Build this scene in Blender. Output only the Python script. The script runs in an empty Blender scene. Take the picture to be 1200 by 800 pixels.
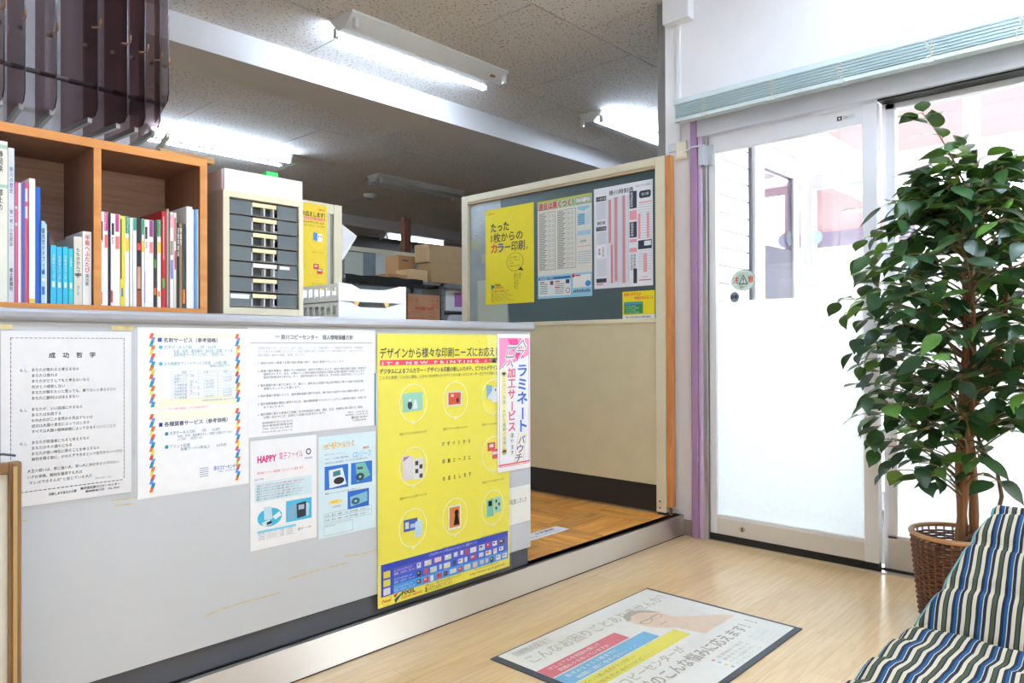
import bpy, bmesh, math, random
from mathutils import Vector, Matrix

random.seed(7)
SC = bpy.context.scene
COL = SC.collection

# ------------------------------------------------------------------ camera
FPX, YAW, PITCH, ROLL, CAMH = 853.7, math.radians(42.98), math.radians(0.3241), math.radians(-0.1984), 1.05
_F = Vector((math.cos(YAW), math.sin(YAW), 0)); _R = Vector((math.sin(YAW), -math.cos(YAW), 0)); _U = Vector((0, 0, 1))
_F, _U = _F * math.cos(PITCH) + _U * math.sin(PITCH), _U * math.cos(PITCH) - _F * math.sin(PITCH)
_R, _U = _R * math.cos(ROLL) + _U * math.sin(ROLL), _U * math.cos(ROLL) - _R * math.sin(ROLL)
cam = bpy.data.cameras.new('camera'); cam.sensor_width = 36; cam.lens = FPX * 36 / 1200; cam.clip_start = .02
camo = bpy.data.objects.new('camera', cam); COL.objects.link(camo)
_m = Matrix.Identity(4)
for _i in range(3):
    _m[_i][0], _m[_i][1], _m[_i][2] = _R[_i], _U[_i], -_F[_i]
_m[2][3] = CAMH
camo.matrix_world = _m
SC.camera = camo

def at(px, py, ax, v):
    """photo pixel -> point on the plane ax = v"""
    d = _F + _R * ((px - 600) / FPX) + _U * ((400 - py) / FPX)
    i = 'xyz'.index(ax); o = Vector((0, 0, CAMH))
    return o + d * ((v - o[i]) / d[i])

# ------------------------------------------------------------------ world, exposure
SKY = 11.0
TUBE = 48.0
ADDED_LOBBY_TUBE = 38.0  # glow of the two out-of-view battens added over the waiting area
w = bpy.data.worlds.new('overcast_sky'); SC.world = w; w.use_nodes = True
bg = w.node_tree.nodes['Background']; bg.inputs[0].default_value = (.93, .97, 1, 1); bg.inputs[1].default_value = SKY
SC.view_settings.view_transform = 'Standard'; SC.view_settings.look = 'None'
SC.view_settings.gamma = 1; SC.view_settings.use_curve_mapping = False
SC.view_settings.exposure = 1.05
SC.cycles.use_denoising = True
SC.cycles.max_bounces = 10; SC.cycles.diffuse_bounces = 6; SC.cycles.transparent_max_bounces = 16
SC.cycles.caustics_reflective = False; SC.cycles.caustics_refractive = False
SC.cycles.sample_clamp_indirect = 8

def portal(name, loc, rot, sx, sy):
    l = bpy.data.lights.new(name, 'AREA'); l.shape = 'RECTANGLE'; l.size = sx; l.size_y = sy
    l.cycles.is_portal = True
    o = bpy.data.objects.new(name, l); COL.objects.link(o); o.location = loc; o.rotation_euler = rot
portal('window_portal', (3.80, -.1, 1.12), (0, math.radians(90), 0), 2.2, 4.3)

# ------------------------------------------------------------------ materials
def lin(c):
    r = []
    for x in c[:3]:
        x = x / 255.0
        r.append(x / 12.92 if x <= .04045 else ((x + .055) / 1.055) ** 2.4)
    return (*r, 1)

class NT:
    def __init__(s, name):
        s.m = bpy.data.materials.new(name); s.m.use_nodes = True
        s.t = s.m.node_tree; s.p = s.t.nodes['Principled BSDF']; s.out = s.t.nodes['Material Output']
    def n(s, kind, **kw):
        x = s.t.nodes.new(kind)
        for k, v in kw.items():
            if k.startswith('_'): setattr(x, k[1:], v)
            else: x.inputs[k.replace('__', ' ')].default_value = v
        return x
    def l(s, a, ao, b, bi): s.t.links.new(a.outputs[ao], b.inputs[bi])
    def coords(s, scale=(1, 1, 1), out='Object', rot=(0, 0, 0)):
        tc = s.n('ShaderNodeTexCoord'); mp = s.n('ShaderNodeMapping'); mp.inputs['Scale'].default_value = scale
        mp.inputs['Rotation'].default_value = rot
        s.l(tc, out, mp, 'Vector'); return mp
    def ramp(s, stops, interp='LINEAR'):
        r = s.n('ShaderNodeValToRGB'); e = r.color_ramp; e.interpolation = interp
        while len(e.elements) < len(stops): e.elements.new(.5)
        for el, (p, c) in zip(e.elements, stops): el.position = p; el.color = c
        return r

_mc = {}
def M(name, col, rough=.5, metal=0., var=.05, scale=9., bump=0., bscale=60., spec=.5, coat=0., stretch=(1, 1, 1), trans=0.):
    if name in _mc: return _mc[name]
    k = NT(name); base = lin(col)
    mp = k.coords(stretch)
    nz = k.n('ShaderNodeTexNoise', Scale=scale, Detail=3.)
    k.l(mp, 'Vector', nz, 'Vector')
    lo = tuple(max(0, x * (1 - var)) for x in base[:3]) + (1,); hi = tuple(min(1, x * (1 + var)) for x in base[:3]) + (1,)
    r = k.ramp([(.3, lo), (.7, hi)]); k.l(nz, 'Fac', r, 'Fac'); k.l(r, 'Color', k.p, 'Base Color')
    k.p.inputs['Roughness'].default_value = rough; k.p.inputs['Metallic'].default_value = metal
    k.p.inputs['Specular IOR Level'].default_value = spec; k.p.inputs['Coat Weight'].default_value = coat
    k.p.inputs['Coat Roughness'].default_value = .08
    if trans: k.p.inputs['Transmission Weight'].default_value = trans
    if bump:
        b = k.n('ShaderNodeTexNoise', Scale=bscale, Detail=2.); k.l(mp, 'Vector', b, 'Vector')
        bp = k.n('ShaderNodeBump', Strength=bump, Distance=.002); k.l(b, 'Fac', bp, 'Height'); k.l(bp, 'Normal', k.p, 'Normal')
    _mc[name] = k.m; return k.m

def ink(col, rough=.45):
    n = 'print_%02x%02x%02x' % tuple(col)
    return M(n, col, rough, 0, .02, 30)

def glassmat(name, tint=(250, 252, 252), gloss=.06, rough=.0, mul=.6):
    if name in _mc: return _mc[name]
    k = NT(name); k.t.nodes.remove(k.p)
    tr = k.n('ShaderNodeBsdfTransparent', Color=lin(tint)); gl = k.n('ShaderNodeBsdfGlossy', Roughness=rough)
    lw = k.n('ShaderNodeLayerWeight', Blend=.25)
    mt = k.n('ShaderNodeMath', _operation='MULTIPLY_ADD'); mt.inputs[1].default_value = mul; mt.inputs[2].default_value = gloss
    k.l(lw, 'Fresnel', mt, 0)
    mx = k.n('ShaderNodeMixShader'); k.l(mt, 0, mx, 0); k.l(tr, 0, mx, 1); k.l(gl, 0, mx, 2); k.l(mx, 0, k.out, 'Surface')
    _mc[name] = k.m; return k.m

def filmmat(name, col, tfrac=.9, clear=.0):
    if name in _mc: return _mc[name]
    k = NT(name); k.t.nodes.remove(k.p)
    nz = k.n('ShaderNodeTexNoise', Scale=40., Detail=3.); mp = k.coords(); k.l(mp, 'Vector', nz, 'Vector')
    c = lin(col); r = k.ramp([(.3, tuple(x * .96 for x in c[:3]) + (1,)), (.7, c)]); k.l(nz, 'Fac', r, 'Fac')
    tl = k.n('ShaderNodeBsdfTranslucent'); df = k.n('ShaderNodeBsdfDiffuse'); k.l(r, 'Color', tl, 'Color'); k.l(r, 'Color', df, 'Color')
    mx = k.n('ShaderNodeMixShader', Fac=1 - tfrac); k.l(tl, 0, mx, 1); k.l(df, 0, mx, 2)
    tr = k.n('ShaderNodeBsdfTransparent', Color=c); m2 = k.n('ShaderNodeMixShader', Fac=clear); k.l(mx, 0, m2, 1); k.l(tr, 0, m2, 2)
    k.l(m2, 0, k.out, 'Surface'); _mc[name] = k.m; return k.m

def emit(name, col, s):
    if name in _mc: return _mc[name]
    k = NT(name); k.p.inputs['Base Color'].default_value = lin(col)
    k.p.inputs['Emission Color'].default_value = lin(col); k.p.inputs['Emission Strength'].default_value = s
    _mc[name] = k.m; return k.m

def floor_wood():
    k = NT('pale_wood_vinyl'); mp = k.coords()
    br = k.n('ShaderNodeTexBrick', Scale=1.0); br.offset = .37; br.inputs['Brick Width'].default_value = .9; br.inputs['Row Height'].default_value = .1
    br.inputs['Mortar Size'].default_value = .0008; br.inputs['Color1'].default_value = lin((234, 202, 154)); br.inputs['Color2'].default_value = lin((226, 190, 138)); br.inputs['Mortar'].default_value = lin((206, 166, 114))
    k.l(mp, 'Vector', br, 'Vector')
    m2 = k.coords((2.2, 30, 1)); nz = k.n('ShaderNodeTexNoise', Scale=2.2, Detail=6., Distortion=.8); k.l(m2, 'Vector', nz, 'Vector')
    r = k.ramp([(.35, (.82, .73, .62, 1)), (.6, (1, 1, 1, 1))]); k.l(nz, 'Fac', r, 'Fac')
    mx = k.n('ShaderNodeMixRGB', _blend_type='MULTIPLY', Fac=.6); k.l(br, 'Color', mx, 1); k.l(r, 'Color', mx, 2); k.l(mx, 0, k.p, 'Base Color')
    k.p.inputs['Roughness'].default_value = .28; k.p.inputs['Coat Weight'].default_value = .6; k.p.inputs['Coat Roughness'].default_value = .16
    bp = k.n('ShaderNodeBump', Strength=.12, Distance=.001); k.l(nz, 'Fac', bp, 'Height'); k.l(bp, 'Normal', k.p, 'Normal')
    return k.m

def grain(name, c1, c2, along='x', rough=.4, fine=26., rand=0.):
    if name in _mc: return _mc[name]
    k = NT(name); sc = {'x': (2, fine, fine), 'y': (fine, 2, fine), 'z': (fine, fine, 2)}[along]
    mp = k.coords(sc); nz = k.n('ShaderNodeTexNoise', Scale=1.6, Detail=5., Distortion=1.); k.l(mp, 'Vector', nz, 'Vector')
    r = k.ramp([(.3, lin(c1)), (.68, lin(c2))]); k.l(nz, 'Fac', r, 'Fac'); src = r
    if rand:
        oi = k.n('ShaderNodeObjectInfo'); mr = k.n('ShaderNodeMapRange'); mr.inputs[3].default_value = 1 - rand; mr.inputs[4].default_value = 1 + rand * .5
        k.l(oi, 'Random', mr, 0); hs = k.n('ShaderNodeHueSaturation'); k.l(mr, 0, hs, 'Value'); k.l(r, 'Color', hs, 'Color'); src = hs
    k.l(src, 'Color', k.p, 'Base Color'); k.p.inputs['Roughness'].default_value = rough
    _mc[name] = k.m; return k.m

def ceilmat():
    k = NT('flecked_ceiling_board'); mp = k.coords((34, 84, 1)); nz = k.n('ShaderNodeTexNoise', Scale=1.3, Detail=.5); k.l(mp, 'Vector', nz, 'Vector')
    r = k.ramp([(.0, lin((240, 237, 233))), (.66, lin((240, 237, 233))), (.69, lin((168, 140, 120))), (1, lin((150, 120, 100)))]); k.l(nz, 'Fac', r, 'Fac')
    k.l(r, 'Color', k.p, 'Base Color'); k.p.inputs['Roughness'].default_value = .9
    bp = k.n('ShaderNodeBump', Strength=.5, Distance=.002, _invert=True); k.l(nz, 'Fac', bp, 'Height'); k.l(bp, 'Normal', k.p, 'Normal')
    return k.m

WALL = M('white_wallpaper', (244, 242, 243), .85, var=.015, bump=.15, bscale=160)
CREAM = M('cream_painted_steel', (224, 215, 186), .45, var=.02)
TAN = M('beige_partition_panel', (212, 200, 162), .6, var=.03)
ALU = M('aluminium', (196, 194, 194), .32, .85, .03, 4)
ALUW = M('white_aluminium', (236, 236, 240), .35, 0, .01, 4)
STEEL = M('brushed_stainless', (216, 208, 200), .16, 1., .05, 3)
BLACK = M('black_rubber', (24, 22, 20), .55)
DARK = M('dark_grey_laminate', (82, 86, 96), .5, var=.03)
WHITE = M('white_plastic', (240, 240, 240), .4, var=.01)
PAPER = M('white_paper', (244, 245, 248), .6, var=.01)
def brushed():
    k = NT('brushed_stainless_riser'); k.p.inputs['Base Color'].default_value = lin((238, 233, 228)); k.p.inputs['Metallic'].default_value = 1
    mp = k.coords((.6, 1, 40)); nz = k.n('ShaderNodeTexNoise', Scale=6., Detail=3.); k.l(mp, 'Vector', nz, 'Vector')
    r = k.ramp([(.3, (.40, .40, .40, 1)), (.7, (.48, .48, .48, 1))]); k.l(nz, 'Fac', r, 'Fac'); k.l(r, 'Color', k.p, 'Roughness')
    k.p.inputs['Anisotropic'].default_value = .92
    c = k.n('ShaderNodeCombineXYZ'); c.inputs[2].default_value = 1.; k.l(c, 0, k.p, 'Tangent'); return k.m
CARD = M('brown_cardboard', (176, 138, 92), .8, var=.06)
GLASS = glassmat('clear_glass')
SLEEVE = glassmat('clear_plastic_sleeve', (254, 254, 254), .0, .06, .12)

# ------------------------------------------------------------------ mesh helpers
class MB:
    def __init__(s): s.v = []; s.f = []
    def add(s, vs, fs):
        o = len(s.v); s.v += [tuple(v) for v in vs]; s.f += [tuple(i + o for i in f) for f in fs]; return s
    def box(s, x0, x1, y0, y1, z0, z1):
        return s.add([(x, y, z) for z in (z0, z1) for y in (y0, y1) for x in (x0, x1)],
                     [(0, 2, 3, 1), (4, 5, 7, 6), (0, 1, 5, 4), (2, 6, 7, 3), (0, 4, 6, 2), (1, 3, 7, 5)])
    def prism(s, pts, vec):
        n = len(pts); vec = Vector(vec); a = [Vector(p) for p in pts]
        nrm = sum(((a[i] - a[0]).cross(a[i + 1] - a[0]) for i in range(1, n - 1)), Vector((0, 0, 0)))
        if nrm.dot(vec) > 0: a.reverse()
        return s.add(a + [p + vec for p in a], [tuple(range(n)), tuple(range(2 * n - 1, n - 1, -1))] + [(i, n + i, n + (i + 1) % n, (i + 1) % n) for i in range(n)])
    def tube(s, path, rad, n=8, caps=True):
        path = [Vector(p) for p in path]; R = rad if isinstance(rad, (list, tuple)) else [rad] * len(path)
        vs = []; up = None
        for i, p in enumerate(path):
            d = (path[min(i + 1, len(path) - 1)] - path[max(i - 1, 0)]).normalized()
            if up is None: up = d.orthogonal().normalized()
            up = (up - d * up.dot(d)).normalized(); sd = d.cross(up)
            for j in range(n):
                a = 2 * math.pi * j / n; vs.append(p + (up * math.cos(a) + sd * math.sin(a)) * R[i])
        fs = [(i * n + j, i * n + (j + 1) % n, (i + 1) * n + (j + 1) % n, (i + 1) * n + j) for i in range(len(path) - 1) for j in range(n)]
        if caps: fs += [tuple(range(n - 1, -1, -1)), tuple((len(path) - 1) * n + j for j in range(n))]
        return s.add(vs, fs)
    def lathe(s, prof, c, n=32, a0=0, a1=2 * math.pi):
        vs = []; full = abs(a1 - a0 - 2 * math.pi) < 1e-6; m = n if full else n + 1
        for r, z in prof:
            for j in range(m):
                a = a0 + (a1 - a0) * j / n; vs.append((c[0] + r * math.cos(a), c[1] + r * math.sin(a), c[2] + z))
        fs = [(i * m + j, i * m + (j + 1) % m, (i + 1) * m + (j + 1) % m, (i + 1) * m + j) for i in range(len(prof) - 1) for j in range(n)]
        return s.add(vs, fs)
    def grid(s, fn, nu, nv):
        vs = [fn(i / nu, j / nv) for i in range(nu + 1) for j in range(nv + 1)]
        return s.add(vs, [(i * (nv + 1) + j, (i + 1) * (nv + 1) + j, (i + 1) * (nv + 1) + j + 1, i * (nv + 1) + j + 1) for i in range(nu) for j in range(nv)])
    def mesh(s, name):
        m = bpy.data.meshes.new(name); m.from_pydata(s.v, [], s.f); m.update(); return m
    def build(s, name, mat, parent=None, bevel=0, smooth=False, label=None):
        m = s.mesh(name); m.materials.append(mat)
        return link(name, m, parent, bevel, smooth, label)

def link(name, m, parent=None, bevel=0, smooth=False, label=None, basis=None):
    o = bpy.data.objects.new(name, m); COL.objects.link(o)
    if parent is not None:
        o.parent = parent
        o.matrix_parent_inverse = Matrix.Translation(-Vector(parent.location)) if parent.type == 'EMPTY' else Matrix.Identity(4)
    if basis is not None: o.matrix_basis = basis
    if smooth:
        for p in m.polygons: p.use_smooth = True
    if bevel:
        b = o.modifiers.new('bevel', 'BEVEL'); b.width = bevel; b.segments = 2; b.limit_method = 'ANGLE'
    if label: o['label'] = label
    return o

def tag(o, label, cat, group=None):
    o['label'] = label; o['category'] = cat
    if group: o['group'] = group
    return o
def thing(name, label, cat, loc, group=None):
    o = bpy.data.objects.new(name, None); COL.objects.link(o); o.location = loc; o.empty_display_size = .05
    return tag(o, label, cat, group)
def struct(o, label=None):
    o['kind'] = 'structure'
    if label: o['label'] = label
    return o
def sroot(name, loc=(0, 0, 0), label=None):
    o = bpy.data.objects.new(name, None); COL.objects.link(o); o.location = loc; return struct(o, label)
def B(x0, x1, y0, y1, z0, z1): return MB().box(x0, x1, y0, y1, z0, z1)

# ------------------------------------------------------------------ lettering
_tc = {}
def glyphs(s, bold=0.):
    key = (s, bold)
    if key in _tc: return _tc[key]
    kanji = any(ord(c) > 0x3040 for c in s)                     # dense glyphs: thicken by small shifted copies instead of an outline offset
    c = bpy.data.curves.new('t', 'FONT'); c.body = s; c.size = 1; c.resolution_u = 2 if kanji and bold else 1; c.offset = 0 if kanji else bold
    o = bpy.data.objects.new('t', c); COL.objects.link(o)
    dg = bpy.context.evaluated_depsgraph_get(); m = bpy.data.meshes.new_from_object(o.evaluated_get(dg))
    vs = [(v.co.x, v.co.y, 0.) for v in m.vertices]; fs = [tuple(p.vertices) for p in m.polygons]
    bpy.data.objects.remove(o); bpy.data.curves.remove(c); bpy.data.meshes.remove(m)
    if kanji and bold:
        b = bold * .8; n = len(vs); base, bf = vs, fs; vs, fs = [], []
        for k, (dx, dy) in enumerate(((-b, -b), (b, -b), (-b, b), (b, b))):
            vs += [(x + dx, y + dy, k * 4e-5) for x, y, _ in base]; fs += [tuple(i + k * n for i in f) for f in bf]
    _tc[key] = (vs, fs); return vs, fs

class Sheet:
    """a printed sheet on a plane: 'y' faces -Y (u = X), 'x' faces -X (u = -Y), 'z' faces up (u = X, v = Y)"""
    def __init__(s, root, ax, val, u0, u1, v0, v1, col=(244, 245, 248), thick=.0006, name='paper', rough=.5, mat=None):
        s.root, s.ax, s.val, s.u0, s.u1, s.v0, s.v1 = root, ax, val, u0, u1, v0, v1
        s.W, s.H = u1 - u0, v1 - v0; s.layers = {}; s.k = 0; s.thick = thick
        b = MB(); b.add([s.w(u, v, n) for n in (0, thick) for u, v in ((u0, v0), (u1, v0), (u1, v1), (u0, v1))],
                        [(3, 2, 1, 0), (4, 5, 6, 7), (0, 1, 5, 4), (1, 2, 6, 5), (2, 3, 7, 6), (3, 0, 4, 7)])
        s.paper = b.build(name, mat or ink(col, rough), root)
    def w(s, u, v, n):
        if s.ax == 'y': return (u, s.val - n, v)
        if s.ax == 'x': return (s.val - n, -u, v)
        return (u, v, s.val + n)
    def U(s, a): return s.u0 + a * s.W
    def V(s, b): return s.v1 - b * s.H
    def layer(s, col, lev, nm):
        k = (tuple(col), lev, nm)
        if k not in s.layers: s.layers[k] = MB()
        return s.layers[k]
    def poly(s, pts, col, lev=1, nm='printed_panel'):
        n = s.thick + .0002 * lev
        q = [(s.U(a), s.V(b)) for a, b in pts]
        ar = sum(q[i][0] * q[(i + 1) % len(q)][1] - q[(i + 1) % len(q)][0] * q[i][1] for i in range(len(q)))
        if ar < 0: q.reverse()
        s.layer(col, lev, nm).add([s.w(u, v, n) for u, v in q], [tuple(range(len(q)))])
    def rect(s, a0, b0, a1, b1, col, lev=1, nm='printed_panel'): s.poly([(a0, b0), (a0, b1), (a1, b1), (a1, b0)], col, lev, nm)
    def frame(s, a0, b0, a1, b1, t, col, lev=1, nm='printed_rule'):
        th = t * s.W / s.H
        for r in ((a0, b0, a1, b0 + th), (a0, b1 - th, a1, b1), (a0, b0, a0 + t, b1), (a1 - t, b0, a1, b1)): s.rect(*r, col, lev, nm)
    def ell(s, a, b, ra, rb, col, lev=1, nm='printed_panel', n=24): s.poly([(a + ra * math.cos(2 * math.pi * i / n), b + rb * math.sin(2 * math.pi * i / n)) for i in range(n)], col, lev, nm)
    def ring(s, a, b, ra, rb, t, col, lev=2, nm='printed_ring', n=28):
        L = s.layer(col, lev, nm); vs = []; k = s.thick + .0002 * lev
        for i in range(n):
            x = 2 * math.pi * i / n
            for q in (1, 1 - t): vs.append(s.w(s.U(a + ra * q * math.cos(x)), s.V(b + rb * q * math.sin(x)), k))
        L.add(vs, [(2 * i, (2 * i + 1), (2 * i + 3) % (2 * n), (2 * i + 2) % (2 * n)) for i in range(n)])
    def text(s, t, a, b, h, col=(40, 40, 48), width=None, bold=0., lev=3, skew=0., right=None):
        """baseline left at (a, b); h = em height as a share of the sheet's height; width = share of the sheet's width"""
        vs, fs = glyphs(t, bold)
        if not vs: return
        x0 = min(v[0] for v in vs); x1 = max(v[0] for v in vs)
        sy = h * s.H; sx = sy if width is None else width * s.W / max(1e-6, x1 - x0)
        n = s.thick + .0002 * lev
        s.layer(col, lev, 'lettering').add([s.w(s.U(a) + (x - x0) * sx + y * sy * skew, s.V(b) + y * sy, n + e) for x, y, e in vs], fs)
    def vtext(s, t, a, b, cw, ch, col=(40, 40, 48), bold=0., lev=3, step=1.0):
        for i, c in enumerate(t):
            if c in ' \u3000': continue
            vs, fs = glyphs(c, bold); n = s.thick + .0002 * lev; bb = b + i * ch * step
            if c == 'ー':
                q = [(y + .15, .75 - x, e) for x, y, e in vs]
            else: q = vs
            s.layer(col, lev, 'lettering').add([s.w(s.U(a) + x * cw * s.W, s.V(bb + ch * .85) + y * ch * s.H, n + e) for x, y, e in q], fs)
    def done(s):
        for part in ('printing', 'lettering'):
            b = MB(); mats = []; idx = []
            for (col, lev, nm), l in s.layers.items():
                if (nm == 'lettering') != (part == 'lettering'): continue
                m = ink(col)
                if m not in mats: mats.append(m)
                b.add(l.v, l.f); idx += [mats.index(m)] * len(l.f)
            if not b.v: continue
            me = b.mesh(part)
            for m in mats: me.materials.append(m)
            me.polygons.foreach_set('material_index', idx)
            link(part, me, s.root)['kind'] = 'stuff'

def plane_sheet(name, label, cat, ax, val, tl, br, col=(244, 245, 248), group=None, thick=.0006, rough=.5, mat=None):
    a = at(*tl, ax, val); b = at(*br, ax, val)
    if ax == 'y': u0, u1, v0, v1 = a.x, b.x, b.z, a.z
    elif ax == 'x': u0, u1, v0, v1 = -a.y, -b.y, b.z, a.z
    root = thing(name, label, cat, {'y': ((u0 + u1) / 2, val, v0), 'x': (val, -(u0 + u1) / 2, v0)}[ax], group)
    return Sheet(root, ax, val, u0, u1, v0, v1, col, thick, 'paper', rough, mat)

# ================================================================== THE SETTING
CEIL = 3.017
fl = struct(B(-1.3, 3.62, -2.7, 2.07, -.12, 0).build('floor', floor_wood()))
PARQ_X = grain('parquet_oak', (186, 112, 42), (236, 172, 84), 'x', .3, 14., .28)
PARQ_Y = grain('parquet_oak_cross', (186, 112, 42), (236, 172, 84), 'y', .3, 14., .28)
fb = B(-1.3, 3.66, 2.07, 10.9, -.12, .103); fb.prism([(3.66, 2.2, -.12), (4.2, 2.2, -.12), (7.05, 3.65, -.12), (7.05, 10.9, -.12), (3.66, 10.9, -.12)], (0, 0, .223)); fb.box(7.05, 9.6, 6.3, 10.9, -.12, .103)
fr = struct(fb.build('floor_raised', grain('parquet_base', (140, 112, 80), (170, 138, 100), 'x', .4)), 'raised office floor of oak parquet')
sq = .36; ns = 3; sw = sq / ns
gx0, gy0 = 2.28 - .05, 2.12
for i in range(4):
    for j in range(3):
        for k in range(ns):
            x0, y0 = gx0 + i * sq, gy0 + j * sq; g = .0008
            if (i + j) % 2: b = B(x0 + k * sw + g, x0 + (k + 1) * sw - g, y0 + g, y0 + sq - g, .1, .11 + random.uniform(-.0006, .0006)); mt = PARQ_Y
            else: b = B(x0 + g, x0 + sq - g, y0 + k * sw + g, y0 + (k + 1) * sw - g, .1, .11 + random.uniform(-.0006, .0006)); mt = PARQ_X
            if x0 + (k if (i + j) % 2 else 0) * sw < 3.5: b.build('parquet_block', mt, fr)
t1 = MB(); t1.box(-1.3, 3.6, 2.058, 2.07, 0, .112); t1.box(-1.3, 3.6, 2.07, 2.119, .104, .112)
struct(t1.build('trim_1', brushed(), None, .0015), 'stainless steel edge of the raised floor step')
struct(B(-1.3, 3.6, 2.0575, 2.06, 0, .004).build('trim_2', BLACK), 'dark sealant line along the foot of the step')

# ceiling: boards in a staggered grid, each its own piece
CM = ceilmat()
cb = B(-1.4, 3.76, -2.8, 11, CEIL + .006, CEIL + .1); cb.prism([(3.76, 2.2, CEIL + .006), (4.2, 2.2, CEIL + .006), (7.05, 3.65, CEIL + .006), (7.05, 11, CEIL + .006), (3.76, 11, CEIL + .006)], (0, 0, .094)); cb.box(7.05, 9.7, 6.3, 11, CEIL + .006, CEIL + .1)
ce = struct(cb.build('ceiling', M('ceiling_backing', (34, 32, 30), .9)))
PX, PY = 1.0145, .9975
tile_mesh = B(-PX / 2 + .004, PX / 2 - .004, -PY / 2 + .004, PY / 2 - .004, 0, .008).mesh('ceiling_board'); tile_mesh.materials.append(CM)
for r in range(-5, 9):
    yc = 2.76 + (r + .5) * PY
    off = 3.147 if r % 2 == 0 else 3.147 + PX / 2
    for c in range(-5, 7):
        xc = off + (c + .5) * PX
        if xc > 9.6 or xc < -1.4 or yc > 10.9: continue
        rect_ = [(xc + a * (PX / 2 - .004), yc + b_ * (PY / 2 - .004)) for a, b_ in ((-1, -1), (1, -1), (1, 1), (-1, 1))]
        def clip(pg, *fns):                                        # board cut along a wall
            for fn in fns:
                q = []
                for a, b_ in zip(pg, pg[1:] + pg[:1]):
                    fa, fb_ = fn(a), fn(b_)
                    if fa >= 0: q.append(a)
                    if fa * fb_ < 0: q.append(tuple(a[k] + (b_[k] - a[k]) * fa / (fa - fb_) for k in (0, 1)))
                pg = q
            return pg
        hi_x = xc + PX / 2
        if hi_x > 3.61 and yc - PY / 2 < .509 * (hi_x - 4.2) + 2.2 and yc < 5:
            pieces = [clip(rect_, lambda p: 3.61 - p[0]), clip(rect_, lambda p: p[0] - 3.612, lambda p: p[1] - 2.2, lambda p: p[1] - (.509 * (p[0] - 4.2) + 2.2), lambda p: 7.05 - p[0])]
        elif hi_x > 7.05 and yc - PY / 2 < 6.35: pieces = [clip(rect_, lambda p: 7.05 - p[0])]
        else: pieces = None
        if pieces is not None:
            for pg in pieces:
                if len(pg) > 2: MB().prism([(x, y, CEIL) for x, y in pg], (0, 0, .008)).build('ceiling_board', CM, ce)
            continue
        link('ceiling_board', tile_mesh, ce, basis=Matrix.Translation((xc, yc, CEIL)))
struct(B(-1.3, 7.0, 4.35, 4.77, 2.84, CEIL).build('trim_3', M('white_beam_paint', (236, 234, 234), .8, var=.01)), 'white boxed ceiling beam')
struct(B(-1.3, 9.6, 9.2, 9.35, 2.86, CEIL).build('trim_4', M('white_beam_paint', (236, 234, 234), .8)), 'far ceiling beam at the back of the office')
GREYW = M('grey_office_wall', (140, 138, 134), .85, var=.03)
struct(B(-1.3, 9.6, 10.8, 10.9, 0, CEIL).build('wall_back', GREYW))
wo = B(7.0, 7.1, 3.65, 6.4, 0, 3.1); wo.box(7.1, 9.6, 6.3, 6.4, 0, 3.1); wo.box(9.5, 9.6, 6.4, 10.8, 0, 3.1)
struct(wo.build('wall_office_right', GREYW))
struct(B(-1.4, -1.3, -2.7, 10.8, 0, CEIL).build('wall_left', WALL))
struct(B(-1.3, 1.035, 2.86, 3.0, .1, CEIL).build('wall_pillar', M('bluish_white_wall', (228, 231, 238), .8, var=.02)), 'white wall behind the hanging display panels')
struct(B(-1.3, 3.76, -2.75, -2.65, 0, CEIL).build('wall_front', WALL))
# entrance wall: pier beside the door and the wall above it
wr = MB(); wr.box(3.61, 3.76, 1.998, 2.17, 0, CEIL); wr.box(3.61, 3.76, -2.65, 1.998, 2.33, CEIL)
wr.box(3.61, 3.76, -2.65, -2.3, 0, 2.33)
struct(wr.build('wall_right', WALL))
struct(B(3.602, 3.61, 1.998, 2.10, 0, .085).build('baseboard_right', M('taupe_baseboard', (158, 142, 128), .6)))
wo = B(3.66, 4.25, 2.17, 2.25, 0, 3.1); wo.prism([(4.2, 2.17, 0), (7.1, 3.61, 0), (7.1, 3.71, 0), (4.2, 2.25, 0)], (0, 0, 3.1))
struct(wo.build('wall_office_front', GREYW))

# door frame
PURP = M('mauve_painted_post', (166, 130, 168), .4, var=.02)
df = sroot('trim_5', (3.61, 1.95, 0), 'aluminium and mauve frame of the automatic entrance door')
b = MB(); b.box(3.575, 3.66, 1.958, 1.998, 0, 2.33); b.build('mauve_post', PURP, df, .004)
B(3.585, 3.66, 1.932, 1.958, 0, 2.33).build('mauve_post', M('light_mauve_post', (208, 184, 212), .35), df, .008)
B(3.595, 3.72, 1.908, 1.932, 0, 2.33).build('jamb', ALU, df, .002)
B(3.578, 3.72, -2.3, 1.958, 2.178, 2.34).build('header', M('grey_door_header', (222, 224, 232), .35, .1, .01), df, .003)
B(3.60, 3.72, -2.3, 1.05, 2.170, 2.179).build('header_groove', BLACK, df)
B(3.60, 3.74, -2.3, 1.93, -.01, .006).build('threshold', STEEL, df)
B(3.655, 3.665, -2.3, 1.06, .006, .012).build('track', BLACK, df)
B(3.675, 3.74, 1.035, 1.052, .0, 2.17).build('mullion', ALUW, df)

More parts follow.
